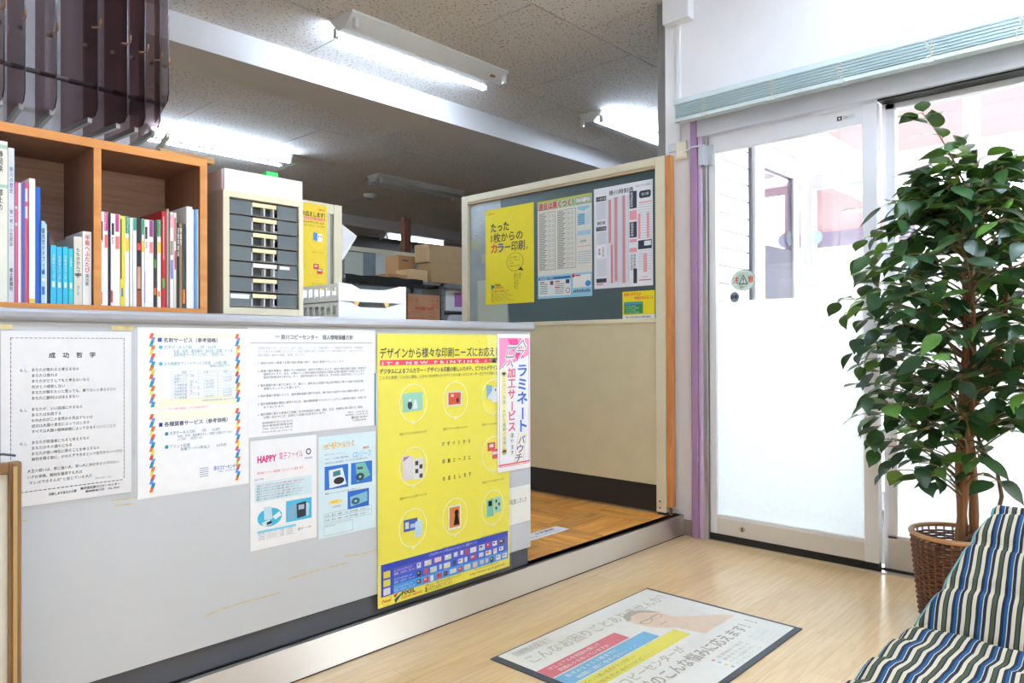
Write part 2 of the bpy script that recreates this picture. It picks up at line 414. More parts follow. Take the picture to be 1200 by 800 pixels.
# sliding door leaf
dr = sroot('door_1', (3.62, 1.48, .03), 'sliding glass door with aluminium frame and frosted lower film')
B(3.61, 3.65, 1.866, 1.905, .04, 2.17).build('stile', ALUW, dr, .002)
B(3.605, 3.655, 1.056, 1.118, .04, 2.17).build('stile', ALUW, dr, .002)
B(3.61, 3.65, 1.118, 1.866, 2.085, 2.17).build('rail', ALUW, dr, .002)
B(3.61, 3.65, 1.118, 1.866, .04, .125).build('rail', M('sandy_aluminium', (224, 218, 210), .35, .15, .02), dr, .002)
B(3.612, 3.648, 1.118, 1.866, .125, .143).build('glazing_bead', ALUW, dr, .001)
B(3.605, 3.66, 1.06, 1.905, .003, .04).build('bottom_seal', BLACK, dr, .002)
B(3.628, 3.634, 1.118, 1.866, .143, 2.085).build('pane', GLASS, dr)
FILM = filmmat('frosted_window_film', (253, 254, 254), .95)
B(3.6265, 3.6278, 1.118, 1.866, .143, 1.284).build('frosted_film', FILM, dr)
lk = MB(); lk.tube([(3.604, 1.722, .085), (3.612, 1.722, .085)], .014, 16); l_ = lk.build('lock', M('chrome', (210, 200, 190), .2, 1), dr)
B(3.602, 3.6045, 1.7195, 1.7245, .076, .094).build('lock_slot', BLACK, l_)
br = MB(); br.box(3.572, 3.60, 1.915, 1.945, 2.02, 2.135); br.box(3.60, 3.608, 1.875, 1.915, 2.02, 2.13); br.build('sensor_bracket', M('pale_grey_metal', (206, 214, 220), .4, .3), df, .002)
# stickers on the pane
class PaneSheet(Sheet):
    pass
def disc(name, parent, x, y, z, ry, rz, mat, n=28, t=.0006):
    b = MB(); pts = [(x, y + ry * math.cos(2 * math.pi * i / n), z + rz * math.sin(2 * math.pi * i / n)) for i in range(n)]
    b.prism(pts, (-t, 0, 0)); return b.build(name, mat, parent)
STX = 3.6262
stk = disc('warning_sticker', dr, STX, 1.717, 1.389, .068, .056, filmmat('pale_green_sticker', (232, 242, 234), .55))
sv = Sheet(stk, 'x', STX - .0006, -1.717 - .068, -1.717 + .068, 1.389 - .056, 1.389 + .056, (226, 238, 228), .00005, 'sticker_face', mat=filmmat('pale_green_sticker', (0, 0, 0)))
sv.paper.scale = (1, .55, .6); sv.paper.location = (0, 1.717 * .45, 1.389 * .4)
sv.ring(.5, .5, .49, .49, .05, (120, 150, 140), 1); sv.text('注', .07, .6, .33, (214, 40, 50), .24, .02); sv.text('意', .69, .6, .33, (214, 40, 50), .24, .02)
sv.poly([(.5, .22), (.31, .7), (.69, .7)], (40, 40, 44), 2); sv.poly([(.5, .30), (.365, .655), (.635, .655)], (236, 244, 236), 3)
sv.text('!', .478, .63, .36, (30, 30, 34), .05, .03, 4); sv.text('自動ドア', .36, .87, .13, (40, 60, 60), .28); sv.text('ぶつからないように', .27, .19, .1, (60, 80, 80), .46)
sv.done()
st2 = disc('automatic_door_sticker', dr, STX, 1.766, 1.303, .026, .028, filmmat('grey_sticker', (176, 184, 194), .55))
s2 = Sheet(st2, 'x', STX - .0006, -1.792, -1.74, 1.275, 1.331, (170, 178, 188), .00005, 'sticker_face', mat=filmmat('grey_sticker', (0, 0, 0))); s2.paper.scale = (1, .5, .5); s2.paper.location = (0, 1.766 * .5, 1.303 * .5)
s2.text('自動', .14, .62, .36, (40, 44, 60), .72, .02); s2.ell(.5, .8, .08, .07, (70, 150, 220), 2); s2.done()
# maker's mark on the top rail
s3 = Sheet(dr, 'x', 3.609, -1.235, -1.15, 2.115, 2.14, (224, 224, 228), .0004, 'rail_plate'); s3.rect(.04, .1, .3, .9, (30, 30, 34)); s3.ell(.17, .5, .06, .2, (230, 230, 230), 2); s3.text('自動ドア', .38, .7, .5, (120, 120, 126), .5); s3.done()

# fixed glazing right of the door
w1 = sroot('window_1', (3.69, .2, 0), 'fixed glass pane with frosted lower film behind the plant')
B(3.67, 3.72, -2.3, 1.035, .012, .15).build('bottom_rail', M('sandy_aluminium', (224, 218, 210), .35, .15, .02), w1, .002)
B(3.67, 3.72, -2.3, 1.035, .15, .165).build('glazing_bead', ALUW, w1, .002)
B(3.67, 3.72, -2.3, 1.035, 2.14, 2.166).build('top_rail', ALUW, w1, .002)
B(3.67, 3.72, .995, 1.035, .15, 2.166).build('stile', ALUW, w1, .002)
for y in (-.45, -1.9): B(3.66, 3.73, y - .04, y + .04, .012, 2.166).build('stile', ALUW, w1, .002)
B(3.69, 3.696, -2.3, 1.0, .165, 2.14).build('pane', GLASS, w1)
B(3.6875, 3.689, -2.3, 1.0, .165, 1.284).build('frosted_film', FILM, w1)

# ------------------------------------------------------------------ outside: glass porch, soffit
GND = M('grey_asphalt', (104, 103, 102), .9, var=.06)
struct(B(3.62, 30, -20, 20, -.2, -.012).build('ground', GND))
PINK = M('pink_soffit_board', (230, 186, 192), .8, var=.02); PORCH = ALUW
sf = sroot('ceiling_porch', (6, 1, 3.1), 'pink boarded soffit over the entrance porch')
for i in range(8):
    B(3.77 + i * .55 + .003, 3.77 + (i + 1) * .55 - .003, -1.2, 2.16 if i < 2 else 2.48, 3.03, 3.06).build('soffit_board', PINK, sf)
for i in range(7):
    B(7.12 + i * .475 + .003, 7.12 + (i + 1) * .475 - .003, 2.6, 6.2, 2.62, 2.65).build('soffit_board', PINK, sf)
B(4.98, 10.45, 2.48, 2.6, 2.6, 3.06).build('fascia', M('cream_fascia', (232, 226, 216), .7), sf)
B(10.45, 10.55, 2.6, 6.2, 2.36, 2.65).build('fascia', M('lavender_fascia', (170, 160, 186), .7), sf)
B(8.17, 8.3, -1.2, 2.48, 2.78, 3.06).build('fascia', M('cream_fascia', (232, 226, 216), .7), sf)
def downlight(px, py, z, label):
    p = at(px, py, 'z', z); t = thing('downlight', label, 'ceiling light', (p.x, p.y, z - .012), 'round downlights in the porch soffit')
    MB().lathe([(.10, .012), (.115, .006), (.12, 0), (.09, 0), (.085, .008)], (p.x, p.y, z - .012), 24).build('trim_ring', WHITE, t, 0, True)
    MB().lathe([(.0, .006), (.088, .006)], (p.x, p.y, z - .012), 24).build('lens', M('opal_lens', (240, 240, 236), .4), t)
downlight(893, 206, 2.62, 'round white downlight seen through the side door of the porch')
downlight(1000, 246, 2.62, 'round white downlight seen through the porch front glass left of the door stile')
downlight(1192, 158, 3.02, 'round white downlight above the plant at the right edge')

# porch side wall: siding boards, side door
ps = sroot('wall_porch', (4.4, 1.97, 0), 'white siding wall on the left of the porch')
bk = B(3.77, 4.24, 1.985, 2.1, -.01, 3.0); bk.box(4.24, 4.98, 1.985, 2.1, 2.27, 3.0)
bk.build('backing', M('siding_backing', (150, 150, 156), .8), ps)
SID = M('white_siding', (238, 238, 242), .6, var=.015)
for i in range(28):
    z0 = .08 + i * .102
    B(3.77, 4.225, 1.962, 1.986, z0, z0 + .096).build('siding_board', SID, ps, .004)
    if z0 > 2.2: B(4.25, 4.96, 1.962, 1.986, z0, z0 + .096).build('siding_board', SID, ps, .004)
B(4.225, 4.24, 1.95, 1.986, 0, 3.0).build('corner_strip', M('charcoal_strip', (70, 72, 78), .5), ps)
d2 = sroot('door_2', (4.6, 1.96, 0), 'white aluminium side door of the glass porch')
B(4.25, 4.29, 1.93, 1.985, 0, 2.30).build('jamb', ALUW, d2, .002)
B(4.31, 4.40, 1.94, 1.985, 0, 2.26).build('stile', ALUW, d2, .002); B(4.86, 4.95, 1.94, 1.985, 0, 2.26).build('stile', ALUW, d2, .002)
B(4.40, 4.86, 1.94, 1.985, 2.16, 2.26).build('rail', ALUW, d2, .002); B(4.40, 4.86, 1.94, 1.985, 0, .16).build('rail', ALUW, d2, .002)
B(4.40, 4.86, 1.955, 1.958, 1.68, 2.16).build('pane', glassmat('porch_glass', (240, 234, 244), .03), d2)
B(4.40, 4.86, 1.955, 1.958, .16, 1.68).build('frosted_film', filmmat('lavender_frosted_film', (206, 206, 216), .9), d2)
for z in (1.55, 1.95): B(4.955, 4.975, 1.925, 1.94, z, z + .16).build('hinge', WHITE, d2, .003)
pf = sroot('window_3', (5.0, .5, 0), 'white framed glass front of the entrance porch')
B(4.97, 5.05, 1.86, 1.94, 0, 3.02).build('post', ALUW, pf, .003)
p_ = at(1138, 150, 'x', 5.0)
for y in (p_.y, -.9): B(4.97, 5.05, y - .04, y + .04, 0, 3.02).build('post', ALUW, pf, .003)
B(4.97, 5.05, -.9, 1.86, 2.10, 2.19).build('transom', ALUW, pf, .003)
B(4.98, 5.04, -.9, 1.86, 0, .12).build('sill', ALUW, pf, .003)
B(5.0, 5.006, -.9, 1.86, 2.19, 3.0).build('pane', GLASS, pf); B(5.0, 5.006, -.9, 1.86, .12, 2.10).build('pane', GLASS, pf)
B(4.9975, 4.999, -.9, 1.86, .12, 1.70).build('frosted_film', FILM, pf)
MARK = filmmat('pale_marker_film', (206, 216, 222), .8, .35)
for px, py in ((955, 278), (1050, 240)):
    q = at(px, py, 'x', 4.996); disc('marker_dot', pf, 4.996, q.y, q.z, .05, .05, MARK)
q = at(925, 279, 'y', 1.95)
b = MB(); b.prism([(q.x + .05 * math.cos(i * .2618), 1.95, q.z + .05 * math.sin(i * .2618)) for i in range(24)], (0, -.001, 0)); b.build('marker_dot', MARK, d2)

# trees far outside, green specks above the film
def far_tree(px, py, X, label):
    q = at(px, py, 'x', X); t = thing('garden_tree', label, 'tree', (q.x, q.y, -.012))
    MB().tube([(q.x, q.y, -.012), (q.x, q.y, q.z)], [.08, .05], 8).build('trunk', M('bark_grey', (120, 104, 88), .9), t)
    b = MB()
    for i in range(170):
        a, e, r = random.uniform(0, 6.28), random.uniform(-1, 1), random.uniform(.2, .62)
        c = Vector((q.x + r * math.cos(a), q.y + r * math.sin(a), q.z + .1 + e * .5))
        u = Vector((random.gauss(0, 1), random.gauss(0, 1), random.gauss(0, 1))).normalized() * .09; v = u.orthogonal().normalized() * .05
        b.add([c - u, c + v, c + u, c - v], [(0, 1, 2, 3)])
    o = b.build('foliage', M('garden_leaf', (120, 170, 70), .6), t); o['kind'] = 'stuff'
far_tree(892, 300, 11.6, 'green tree outside seen through the porch side door')
far_tree(1012, 300, 11.6, 'green tree outside seen through the porch front beside the door stile')

# ================================================================== OFFICE PARTITION WITH NOTICES
XP = 3.515
pt = thing('office_partition', 'tall cream framed partition with dark green board standing beside the entrance pier', 'partition', (3.54, 2.9, .11))
B(XP, XP + .05, 2.12, 2.182, .125, 2.098).build('frame_post', CREAM, pt, .003)
B(XP, XP + .05, 3.70, 3.758, .125, 2.098).build('frame_post', CREAM, pt, .003)
B(XP, XP + .05, 2.182, 3.70, 2.052, 2.098).build('frame_rail', CREAM, pt, .003)
B(XP + .004, XP + .05, 2.182, 3.70, 2.036, 2.052).build('frame_groove', M('tan_groove', (188, 166, 128), .5), pt)
B(XP + .006, XP + .05, 2.182, 3.70, 1.178, 1.202).build('frame_rail', CREAM, pt, .002)
B(XP + .012, XP + .045, 2.182, 3.70, .27, 1.178).build('lower_panel', TAN, pt)
B(XP + .010, XP + .045, 2.182, 3.70, .122, .27).build('kick_plate', M('black_kick_plate', (26, 24, 22), .5), pt)
GB = M('slate_green_board', (70, 88, 88), .35, var=.03)
b = MB(); b.prism([(XP + .022, 2.182, 1.202), (XP + .022, 2.182, 2.036), (XP + .022, 3.40, 2.036), (XP + .022, 3.32, 1.202)], (.02, 0, 0)); b.build('board', GB, pt)
FG = M('hammered_glass', (150, 160, 158), .14, .0, .12, 6, bump=.9, bscale=70)
B(XP + .024, XP + .04, 3.3, 3.70, 1.202, 2.036).build('textured_pane', FG, pt)
for y0, y1, z0, z1, c in ((3.60, 3.69, 1.72, 1.79, (150, 152, 120)), (3.48, 3.58, 1.62, 1.68, (168, 160, 132)), (3.34, 3.62, 1.205, 1.50, (178, 186, 168))):
    B(XP + .0225, XP + .0235, y0, y1, z0, z1).build('pale_patch', ink(c), pt)
for z in (.185, .15):
    MB().tube([(XP - .004, 2.158, z), (XP + .002, 2.158, z)], .006, 10).build('screw', M('chrome', (210, 200, 190), .2, 1), pt)
B(XP + .005, XP + .045, 2.13, 2.175, .111, .126).build('foot', BLACK, pt)
ws = tag(B(XP + .002, XP + .045, 2.084, 2.1185, .158, 2.095).build('wooden_strip', grain('orange_wood', (188, 116, 56), (214, 146, 82), 'z', .45), None, .003),
    'orange brown wooden strip upright between the partition and the white pier', 'wood strip')
B(XP + .016, XP + .03, 2.097, 2.106, .1125, .158).build('support_pin', M('rust_brown', (110, 62, 36), .6), ws)

NX = XP + .021
def notice(name, label, tl, br_, col, x=NX): return plane_sheet(name, label, 'poster', 'x', x, tl, br_, col)
# yellow poster
s = notice('yellow_poster', 'bright yellow poster with black headline at the left of the green board', (569, 247), (626, 354), (240, 222, 20))
K = (24, 22, 26)
s.text('CANON', .05, .055, .022, (200, 60, 40), .13, .02)
s.text('たった', .12, .235, .105, K, .38, .025); s.text('1枚からの', .12, .345, .105, K, .66, .014)
s.text('カ', .12, .455, .11, (222, 40, 36), .13, .03); s.text('ラ', .26, .455, .11, (36, 50, 160), .13, .03); s.text('ー', .41, .455, .11, (10, 96, 90), .12, .03)
s.text('印刷', .55, .455, .11, K, .27, .014); s.text('。', .84, .455, .1, K)
s.ring(.62, .575, .17, .095, .035, K); s.poly([(.74, .63), (.80, .672), (.68, .66)], K, 2)
for i, t in enumerate(('これは速くて', '安くてキレイ', 'お得！', 'ぜひどうぞ')): s.text(t, .50, .535 + i * .03, .022, (200, 40, 30) if i == 2 else K, .22 if i != 2 else .1)
s.vtext('まずは', .70, .69, .045, .021, K); s.vtext('ピクセルデザイン', .65, .69, .045, .021, K); s.vtext('店頭にて承ります', .60, .69, .045, .021, K)
s.text('PIXEL', .21, .81, .03, K, .12, .03); s.text('DESIGN', .21, .835, .026, (220, 90, 30), .17, .02)
s.poly([(.12, .79), (.20, .81), (.13, .85)], (20, 120, 120), 2)
s.text('少ない枚数でもお気軽にどうぞ', .11, .872, .02, (214, 60, 30), .38, .02)
for i in range(6): s.text('名刺・はがき・チラシ・ポスター', .12, .893 + i * .0155, .013, K, .34 + .07 * ((i * 7) % 3))
s.done()
# traffic penalty chart
s = notice('penalty_chart_poster', 'traffic penalty chart with red headline in the middle of the green board', (630, 237), (694, 346.5), (228, 226, 214))
s.rect(0, 0, 1, .10, (176, 200, 160)); s.rect(0, 0, 1, .02, (186, 190, 60), 2)
s.text('違反は高くつく！', .02, .088, .078, (206, 30, 60), .66, .03)
s.rect(.72, .025, .98, .085, (240, 238, 230), 2); s.frame(.72, .025, .98, .085, .008, (60, 60, 60), 3); s.text('交通違反の点数', .74, .05, .02, K, .22); s.text('反則金一覧表', .74, .075, .02, K, .22)
for x0, x1 in ((.03, .34), (.38, .72)):
    s.rect(x0, .12, x1, .71, (222, 220, 206), 1); s.frame(x0, .12, x1, .71, .006, (110, 108, 100), 2)
    for i in range(34):
        y = .135 + i * .0168; s.rect(x0 + .01, y, x0 + .01 + .10 + .04 * ((i * 5) % 3) / 2, y + .008, (130, 126, 116), 2, 'printed_rule')
        if i % 3: s.rect(x0 + .19, y, x0 + .23, y + .006, (176, 172, 160), 2, 'printed_rule'); s.rect(x0 + .25, y, x0 + .29, y + .006, (176, 172, 160), 2, 'printed_rule')
    s.rect(x0 + .17, .12, x0 + .174, .71, (140, 138, 128), 2, 'printed_rule')
s.poly([(.75, .115), (.96, .115), (.96, .14), (.855, .165), (.75, .14)], (150, 200, 220), 2)
s.rect(.75, .185, .88, .30, (150, 200, 220), 2); s.rect(.89, .185, .98, .30, (206, 222, 226), 2)
for i in range(7): s.rect(.76, .195 + i * .015, .87, .2 + i * .015, (60, 110, 150), 3, 'printed_rule')
s.rect(.75, .355, .98, .40, (170, 208, 222), 2); s.text('反則金', .80, .47, .03, K, .1); s.rect(.75, .505, .98, .51, (220, 120, 120), 2)
for i in range(6): s.rect(.75, .56 + i * .022, .98, .5655 + i * .022, (150, 180, 200), 2, 'printed_rule')
s.rect(0, .765, 1, 1, (150, 206, 224), 1); s.rect(.02, .785, .62, .81, (40, 110, 170), 2); s.text('飲酒運転の罰則', .05, .806, .02, (240, 240, 240), .25, lev=4)
s.rect(.02, .815, .62, .975, (232, 236, 232), 2); s.rect(.66, .785, .98, .91, (238, 240, 232), 2)
for x, y in ((.04, .84), (.33, .84), (.33, .90)): s.rect(x, y - .012, x + .09, y, (206, 50, 60), 3)
for i in range(6): s.rect(.04, .85 + i * .019, .19, .857 + i * .019, (120, 124, 128), 3, 'printed_rule'); s.rect(.33, .855 + i * .019, .5, .861 + i * .019, (120, 124, 128), 3, 'printed_rule')
s.rect(.24, .825, .30, .865, (150, 60, 70), 3); s.rect(.53, .82, .60, .86, (40, 60, 110), 3); s.ring(.57, .93, .04, .028, .3, (206, 50, 60), 4)
s.ell(.67, .79, .025, .02, (206, 40, 60), 3); s.rect(.70, .785, .80, .797, (206, 50, 60), 3)
s.ell(.93, .875, .05, .03, (60, 140, 200), 3)
for i in range(10): s.rect(.67 + i * .031, .935 - .004 * (i % 3), .69 + i * .031, .958, (40, 90, 130), 3)
s.done()
# timetable
s = notice('timetable_poster', 'large white railway timetable with pink and black columns on the green board', (696, 222), (765.5, 334), (236, 237, 242))
s.text('掛川時刻表', .27, .085, .052, (50, 54, 62), .42, .02); s.text('平成二十年三月改正', .72, .05, .02, (90, 94, 104), .25)
PK = (232, 160, 168); NV = (44, 50, 66)
for x0, x1, y0, y1 in ((.26, .305, .13, .56), (.295, .335, .57, .955), (.365, .41, .115, .94), (.50, .545, .11, .96)):
    s.rect(x0, y0, x1, y1, PK, 1)
    n = int((y1 - y0) / .016)
    for i in range(n): s.rect(x0 + .006, y0 + .004 + i * .016, x1 - .006, y0 + .010 + i * .016, (190, 110, 124), 2, 'printed_rule')
for x in (.315, .345, .42, .45, .475, .555, .585):
    for i in range(50): s.rect(x, .12 + i * .0167, x + .018, .126 + i * .0167, (176, 180, 190), 1, 'printed_rule')
for x in (.245, .36, .415, .495, .55, .605): s.rect(x, .10, x + .002, .965, (90, 96, 108), 1, 'printed_rule')
s.rect(.62, .085, .74, .25, NV); s.vtext('東海道新幹線', .63, .095, .05, .024, (236, 237, 242)); s.rect(.62, .27, .74, .36, PK); s.rect(.62, .38, .74, .53, NV); s.vtext('東海道本線', .635, .39, .055, .026, (236, 237, 242))
s.rect(.62, .545, .74, .575, PK); s.rect(.62, .63, .74, .67, PK); s.vtext('天竜浜名湖線', .63, .69, .045, .026, NV); s.vtext('停車駅案内', .68, .69, .045, .03, NV); s.rect(.68, .83, .74, .97, NV)
s.rect(.04, .085, .22, .13, NV); s.text('上り東京方面', .05, .118, .026, (236, 237, 242), .16); s.text('島田方面', .06, .36, .035, (20, 22, 28), .14, .03); s.rect(.04, .385, .22, .425, (24, 26, 32)); s.text('下り名古屋', .05, .415, .026, (236, 237, 242), .16)
s.rect(.05, .57, .21, .69, (250, 250, 252), 2); s.vtext('豊橋', .07, .6, .05, .035, NV); s.vtext('浜松方面', .14, .585, .05, .025, NV); s.rect(.04, .90, .22, .94, NV); s.rect(.04, .945, .16, .965, PK)
for i in range(20): s.rect(.05, .145 + i * .0085, .22, .148 + i * .0085, (190, 194, 204), 1, 'printed_rule'); s.rect(.05, .44 + i * .006, .22, .4425 + i * .006, (196, 200, 208), 1, 'printed_rule'); s.rect(.05, .71 + i * .0085, .22, .713 + i * .0085, (196, 200, 208), 1, 'printed_rule')
s.poly([(.78, .115), (.80, .095), (.95, .095), (.97, .11), (.97, .15), (.95, .165), (.80, .165), (.78, .15)], NV, 2); s.text('掛川駅', .82, .14, .03, (236, 237, 242), .12); s.rect(.77, .2, .98, .212, PK)
s.rect(.76, .31, .80, .55, PK, 2); s.rect(.90, .31, .94, .55, PK, 2); s.rect(.76, .565, .98, .65, NV, 2); s.rect(.86, .575, .97, .62, (236, 237, 242), 3); s.rect(.85, .69, .905, .87, PK, 2)
for i in range(26): s.rect(.765, .225 + i * .0245 - (.0 if i < 14 else 0), .975, .229 + i * .0245, (176, 180, 192), 1, 'printed_rule')
s.text('COPY', .82, .925, .028, (150, 154, 162), .1); s.rect(.77, .94, .97, .948, (226, 40, 40), 2); s.done()
# little safety notice (its mascot left out)
s = notice('small_safety_poster', 'small yellow and green safety notice low on the green board under the timetable', (729.5, 342), (767.5, 373), (240, 222, 30))
s.text('家族のきずなが', .04, .15, .12, (236, 90, 60), .55, .03); s.text('地域を支えること', .38, .29, .12, (236, 90, 60), .58, .03)
s.rect(.05, .38, .64, .80, (40, 140, 70)); s.rect(.07, .40, .62, .47, (60, 150, 210), 2)
for i in range(4): s.text('みんなで守ろう交通安全', .08, .55 + i * .075, .05, (230, 240, 230), .34 + .1 * (i % 2))
s.rect(0, .85, 1, 1, (238, 240, 236)); s.text('掛川市交通安全対策協議会', .12, .965, .09, (40, 50, 60), .76); s.done()

# ================================================================== COUNTER
YC = 2.07
ct = thing('reception_counter', 'pale grey reception counter with dark base and rounded top edge', 'counter', (1.0, 2.3, .112))
PANEL = M('pale_grey_counter_panel', (203, 207, 213), .45, var=.02, scale=3)
B(-1.0, 2.335, YC, 2.12, .19, 1.113).build('front_panel', PANEL, ct, .002)
B(-1.0, 2.33, YC + .014, 2.12, .1125, .19).build('base', DARK, ct)
B(-1.0, 2.33, YC + .008, 2.10, .1122, .117).build('base_gasket', BLACK, ct)
b = MB()
pr = [(2.57, 1.113), (2.062, 1.113), (2.054, 1.118), (2.052, 1.124), (2.052, 1.136), (2.056, 1.143), (2.064, 1.146), (2.57, 1.146)]
b.prism([(-1.0, y, z) for y, z in pr], (3.345, 0, 0)); b.build('worktop', M('silver_worktop', (168, 169, 174), .35, .3, .02), ct, 0)
B(2.31, 2.335, 2.12, 2.57, .1125, 1.113).build('side_panel', PANEL, ct); B(-1.0, 2.31, 2.54, 2.56, .1125, 1.113).build('back_panel', PANEL, ct)
# yellowed glue marks and old tape on the front
GL = M('yellowed_glue', (206, 194, 164), .6, var=.15, scale=60)
for pts in ([(240, 722), (262, 712)], [(262, 713), (300, 701)], [(300, 702), (328, 694)], [(336, 679), (372, 668)], [(372, 668), (408, 659)], [(404, 651), (424, 649)], [(424, 649), (441, 644)], [(130, 586), (160, 583)], [(134, 592), (158, 590)], [(16, 594), (26, 592)], [(16, 612), (34, 609)]):
    (x0, y0), (x1, y1) = pts; a = at(x0, y0, 'y', YC); c = at(x1, y1, 'y', YC); h = .0022
    MB().prism([(a.x, YC + .0005, a.z - h), (c.x, YC + .0005, c.z - h), (c.x, YC + .0005, c.z + h), (a.x, YC + .0005, a.z + h)], (0, -.0007, 0)).build('glue_mark', GL, ct)
CT_TOP = 1.146

def counter_sheet(name, label, tl, br_, col=(244, 245, 248), n=.0, cat='notice', rough=.45):
    return plane_sheet(name, label, cat, 'y', YC - .0006 - n, tl, br_, col, rough=rough)
GY = (84, 86, 92)
# --- success philosophy sheet
s = counter_sheet('philosophy_notice', 'typed white sheet with dashed border, leftmost on the counter front', (1, 387), (154, 576), n=.0006)
def dashes(s, a0, b0, a1, b1, n, m, col):
    for i in range(n):
        x0 = a0 + (a1 - a0) * i / n; s.rect(x0, b0, x0 + (a1 - a0) / n * .7, b0 + .003, col, 1, 'printed_dash'); s.rect(x0, b1, x0 + (a1 - a0) / n * .7, b1 + .004, col, 1, 'printed_dash')
    for i in range(m):
        y0 = b0 + (b1 - b0) * i / m; s.rect(a0, y0, a0 + .005, y0 + (b1 - b0) / m * .7, col, 1, 'printed_dash'); s.rect(a1, y0, a1 + .005, y0 + (b1 - b0) / m * .7, col, 1, 'printed_dash')
dashes(s, .065, .04, .935, .915, 26, 34, (70, 62, 90))
s.text('成　功　哲　学', .34, .155, .035, (30, 28, 34), .36, .015)
LN = [(.13, .235, 'もし'), (.215, .232, 'あなたが敗れると考えるなら'), (.215, .265, 'あなたは敗れる'), (.215, .297, 'あなたがどうしてもと考えないなら'), (.215, .33, '何ひとつ成就しない'), (.215, .362, 'あなたが勝ちたいと思っても、勝てないと考えるなら'), (.215, .395, 'あなたに勝利はほほえまない'),
      (.13, .462, 'もし'), (.215, .458, 'あなたが、いい加減にやるなら'), (.215, .49, 'あなたは失敗する'), (.215, .522, 'われわれがこの世界から見出すものは'), (.215, .554, '成功は人間の意志によってはじまる'), (.215, .586, 'すべては人間の精神状態によってきまるということだ'),
      (.13, .652, 'もし'), (.215, .648, 'あなたが脱落者になると考えるなら'), (.215, .68, 'あなたはその通りになる'), (.215, .712, 'あなたが高い地位に昇ることを考えるなら'), (.215, .744, '勝利を得る前に、かならずできるという信念をもつべきだ'),
      (.185, .81, '人生の戦いは、常に強い人、早い人に歩があるのではない'), (.185, .845, 'いずれ早晩、勝利を獲得する人は'), (.185, .877, '“オレはできるんだ”と信じている人だ')]
for a, b_, t in LN: s.text(t, a, b_, .0215, (74, 74, 82), len(t) * .0272)
s.text('ナポレオン・ヒル', .70, .893, .014, GY, .13)
s.text('印刷しますあなたの夢', .34, .955, .018, (60, 60, 70), .21, .02); s.text('株式会社掛川コピーセンター', .58, .945, .018, (40, 40, 48), .32, .02); s.text('静岡県掛川市　TEL 0537', .62, .965, .014, (40, 40, 48), .28, .02); s.done()
a, c = at(0, 380, 'y', YC), at(157.5, 581, 'y', YC)
B(a.x, c.x, YC - .0022, YC - .0019, c.z, a.z).build('clear_sleeve', SLEEVE, s.root)
TAPE = M('aged_clear_tape', (222, 206, 150), .3, var=.15, scale=40)
for (p, q) in (((0, 380), (14, 386)), ((130, 381), (156, 387)), ((14, 585), (150, 588))):
    a, c = at(*p, 'y', YC), at(*q, 'y', YC)
    B(a.x, c.x, YC - .0026, YC - .0023, min(a.z, c.z), max(a.z, c.z)).build('tape', TAPE, s.root) if q[1] < 500 else None

# --- card service price list
s = counter_sheet('price_list_notice', 'white price list with zigzag coloured side borders, second sheet from the left on the counter', (161, 383), (291.5, 566), n=.0002)
s.rect(.09, .03, .91, .485, (250, 248, 224)); s.rect(.09, .50, .91, .74, (250, 249, 232)); s.rect(.09, .56, .91, .97, (246, 248, 252), 2)
s.rect(.13, .07, .88, .42, (246, 248, 252), 2)
CS = [(232, 96, 84), (116, 156, 236), (30, 160, 200), (240, 132, 50), (240, 236, 120)]
for x0 in (.095, .865):
    for y0, n in ((.035, 18), (.51, 19)):
        for i in range(n):
            y = y0 + i * .0238; d = .012 * (1 if i % 2 else 0)
            s.poly([(x0 + .012 + d, y), (x0 + .040 + d, y), (x0 + .026 + d, y + .031), (x0 - .002 + d, y + .031)], CS[i % 5], 3, 'border_chip')
NB = (52, 52, 92); TL = (60, 150, 170)
s.rect(.165, .062, .20, .086, (50, 84, 190), 3); s.text('名刺サービス（参考価格）', .215, .087, .03, NB, .48, .02)
s.ell(.19, .118, .016, .011, (60, 180, 216), 3); s.text('文字データ入力料　　1件　500円', .22, .128, .025, TL, .46)
s.text('名前、住所、電話番号、会社名、役職、その他', .30, .152, .025, TL, .54); s.text('名刺作成データの入力料。（初回のみ）', .30, .174, .025, TL, .46)
s.ell(.19, .216, .016, .011, (60, 180, 216), 3); s.text('主な用紙別プリントサービス料金（100枚/1箱）', .22, .226, .025, TL, .57); s.text('（価格は税別です）', .62, .243, .018, TL, .2)
for i in range(10): s.rect(.28, .262 + i * .0188, .88, .2635 + i * .0188, (170, 200, 208), 3, 'printed_rule')
for x in (.28, .52, .70, .88): s.rect(x, .262, x + .0025, .432, (170, 200, 208), 3, 'printed_rule')
ROWS = ['用紙', '上質ケント（白）', '両面ケント', '厚手ケント（白）A', '大洋再生紙　白', '大洋再生紙　クリーム', '和紙再生紙　白', '和紙再生紙　クリーム', 'その他用紙']
for i, t in enumerate(ROWS):
    s.text(t, .305 if i else .37, .277 + i * .0188, .014, (70, 110, 150) if i else TL, .0225 * len(t))
    s.text(('片面プリント', '—', '—', '1,400円', '1,400円', '1,400円', '—', '—', '1,800円')[i], .57, .277 + i * .0188, .014, TL, .09 if i else .12)
    s.text(('両面プリント', '—', '3,000円', '3,400円', '—', '—', '3,000円', '3,000円', '3,200円')[i], .75, .277 + i * .0188, .014, TL, .08 if i else .11)
s.text('※両面名刺は別途お問い合わせ下さい', .55, .452, .013, TL, .32)
s.rect(.22, .475, .68, .50, (250, 246, 246), 4); s.text('カラー印刷の場合は、カラー料金が必要です', .25, .492, .013, (230, 110, 110), .36, lev=5)
s.rect(.175, .565, .205, .588, (40, 60, 120), 3); s.text('各種葉書サービス（参考価格）', .22, .588, .03, NB, .57, .02)
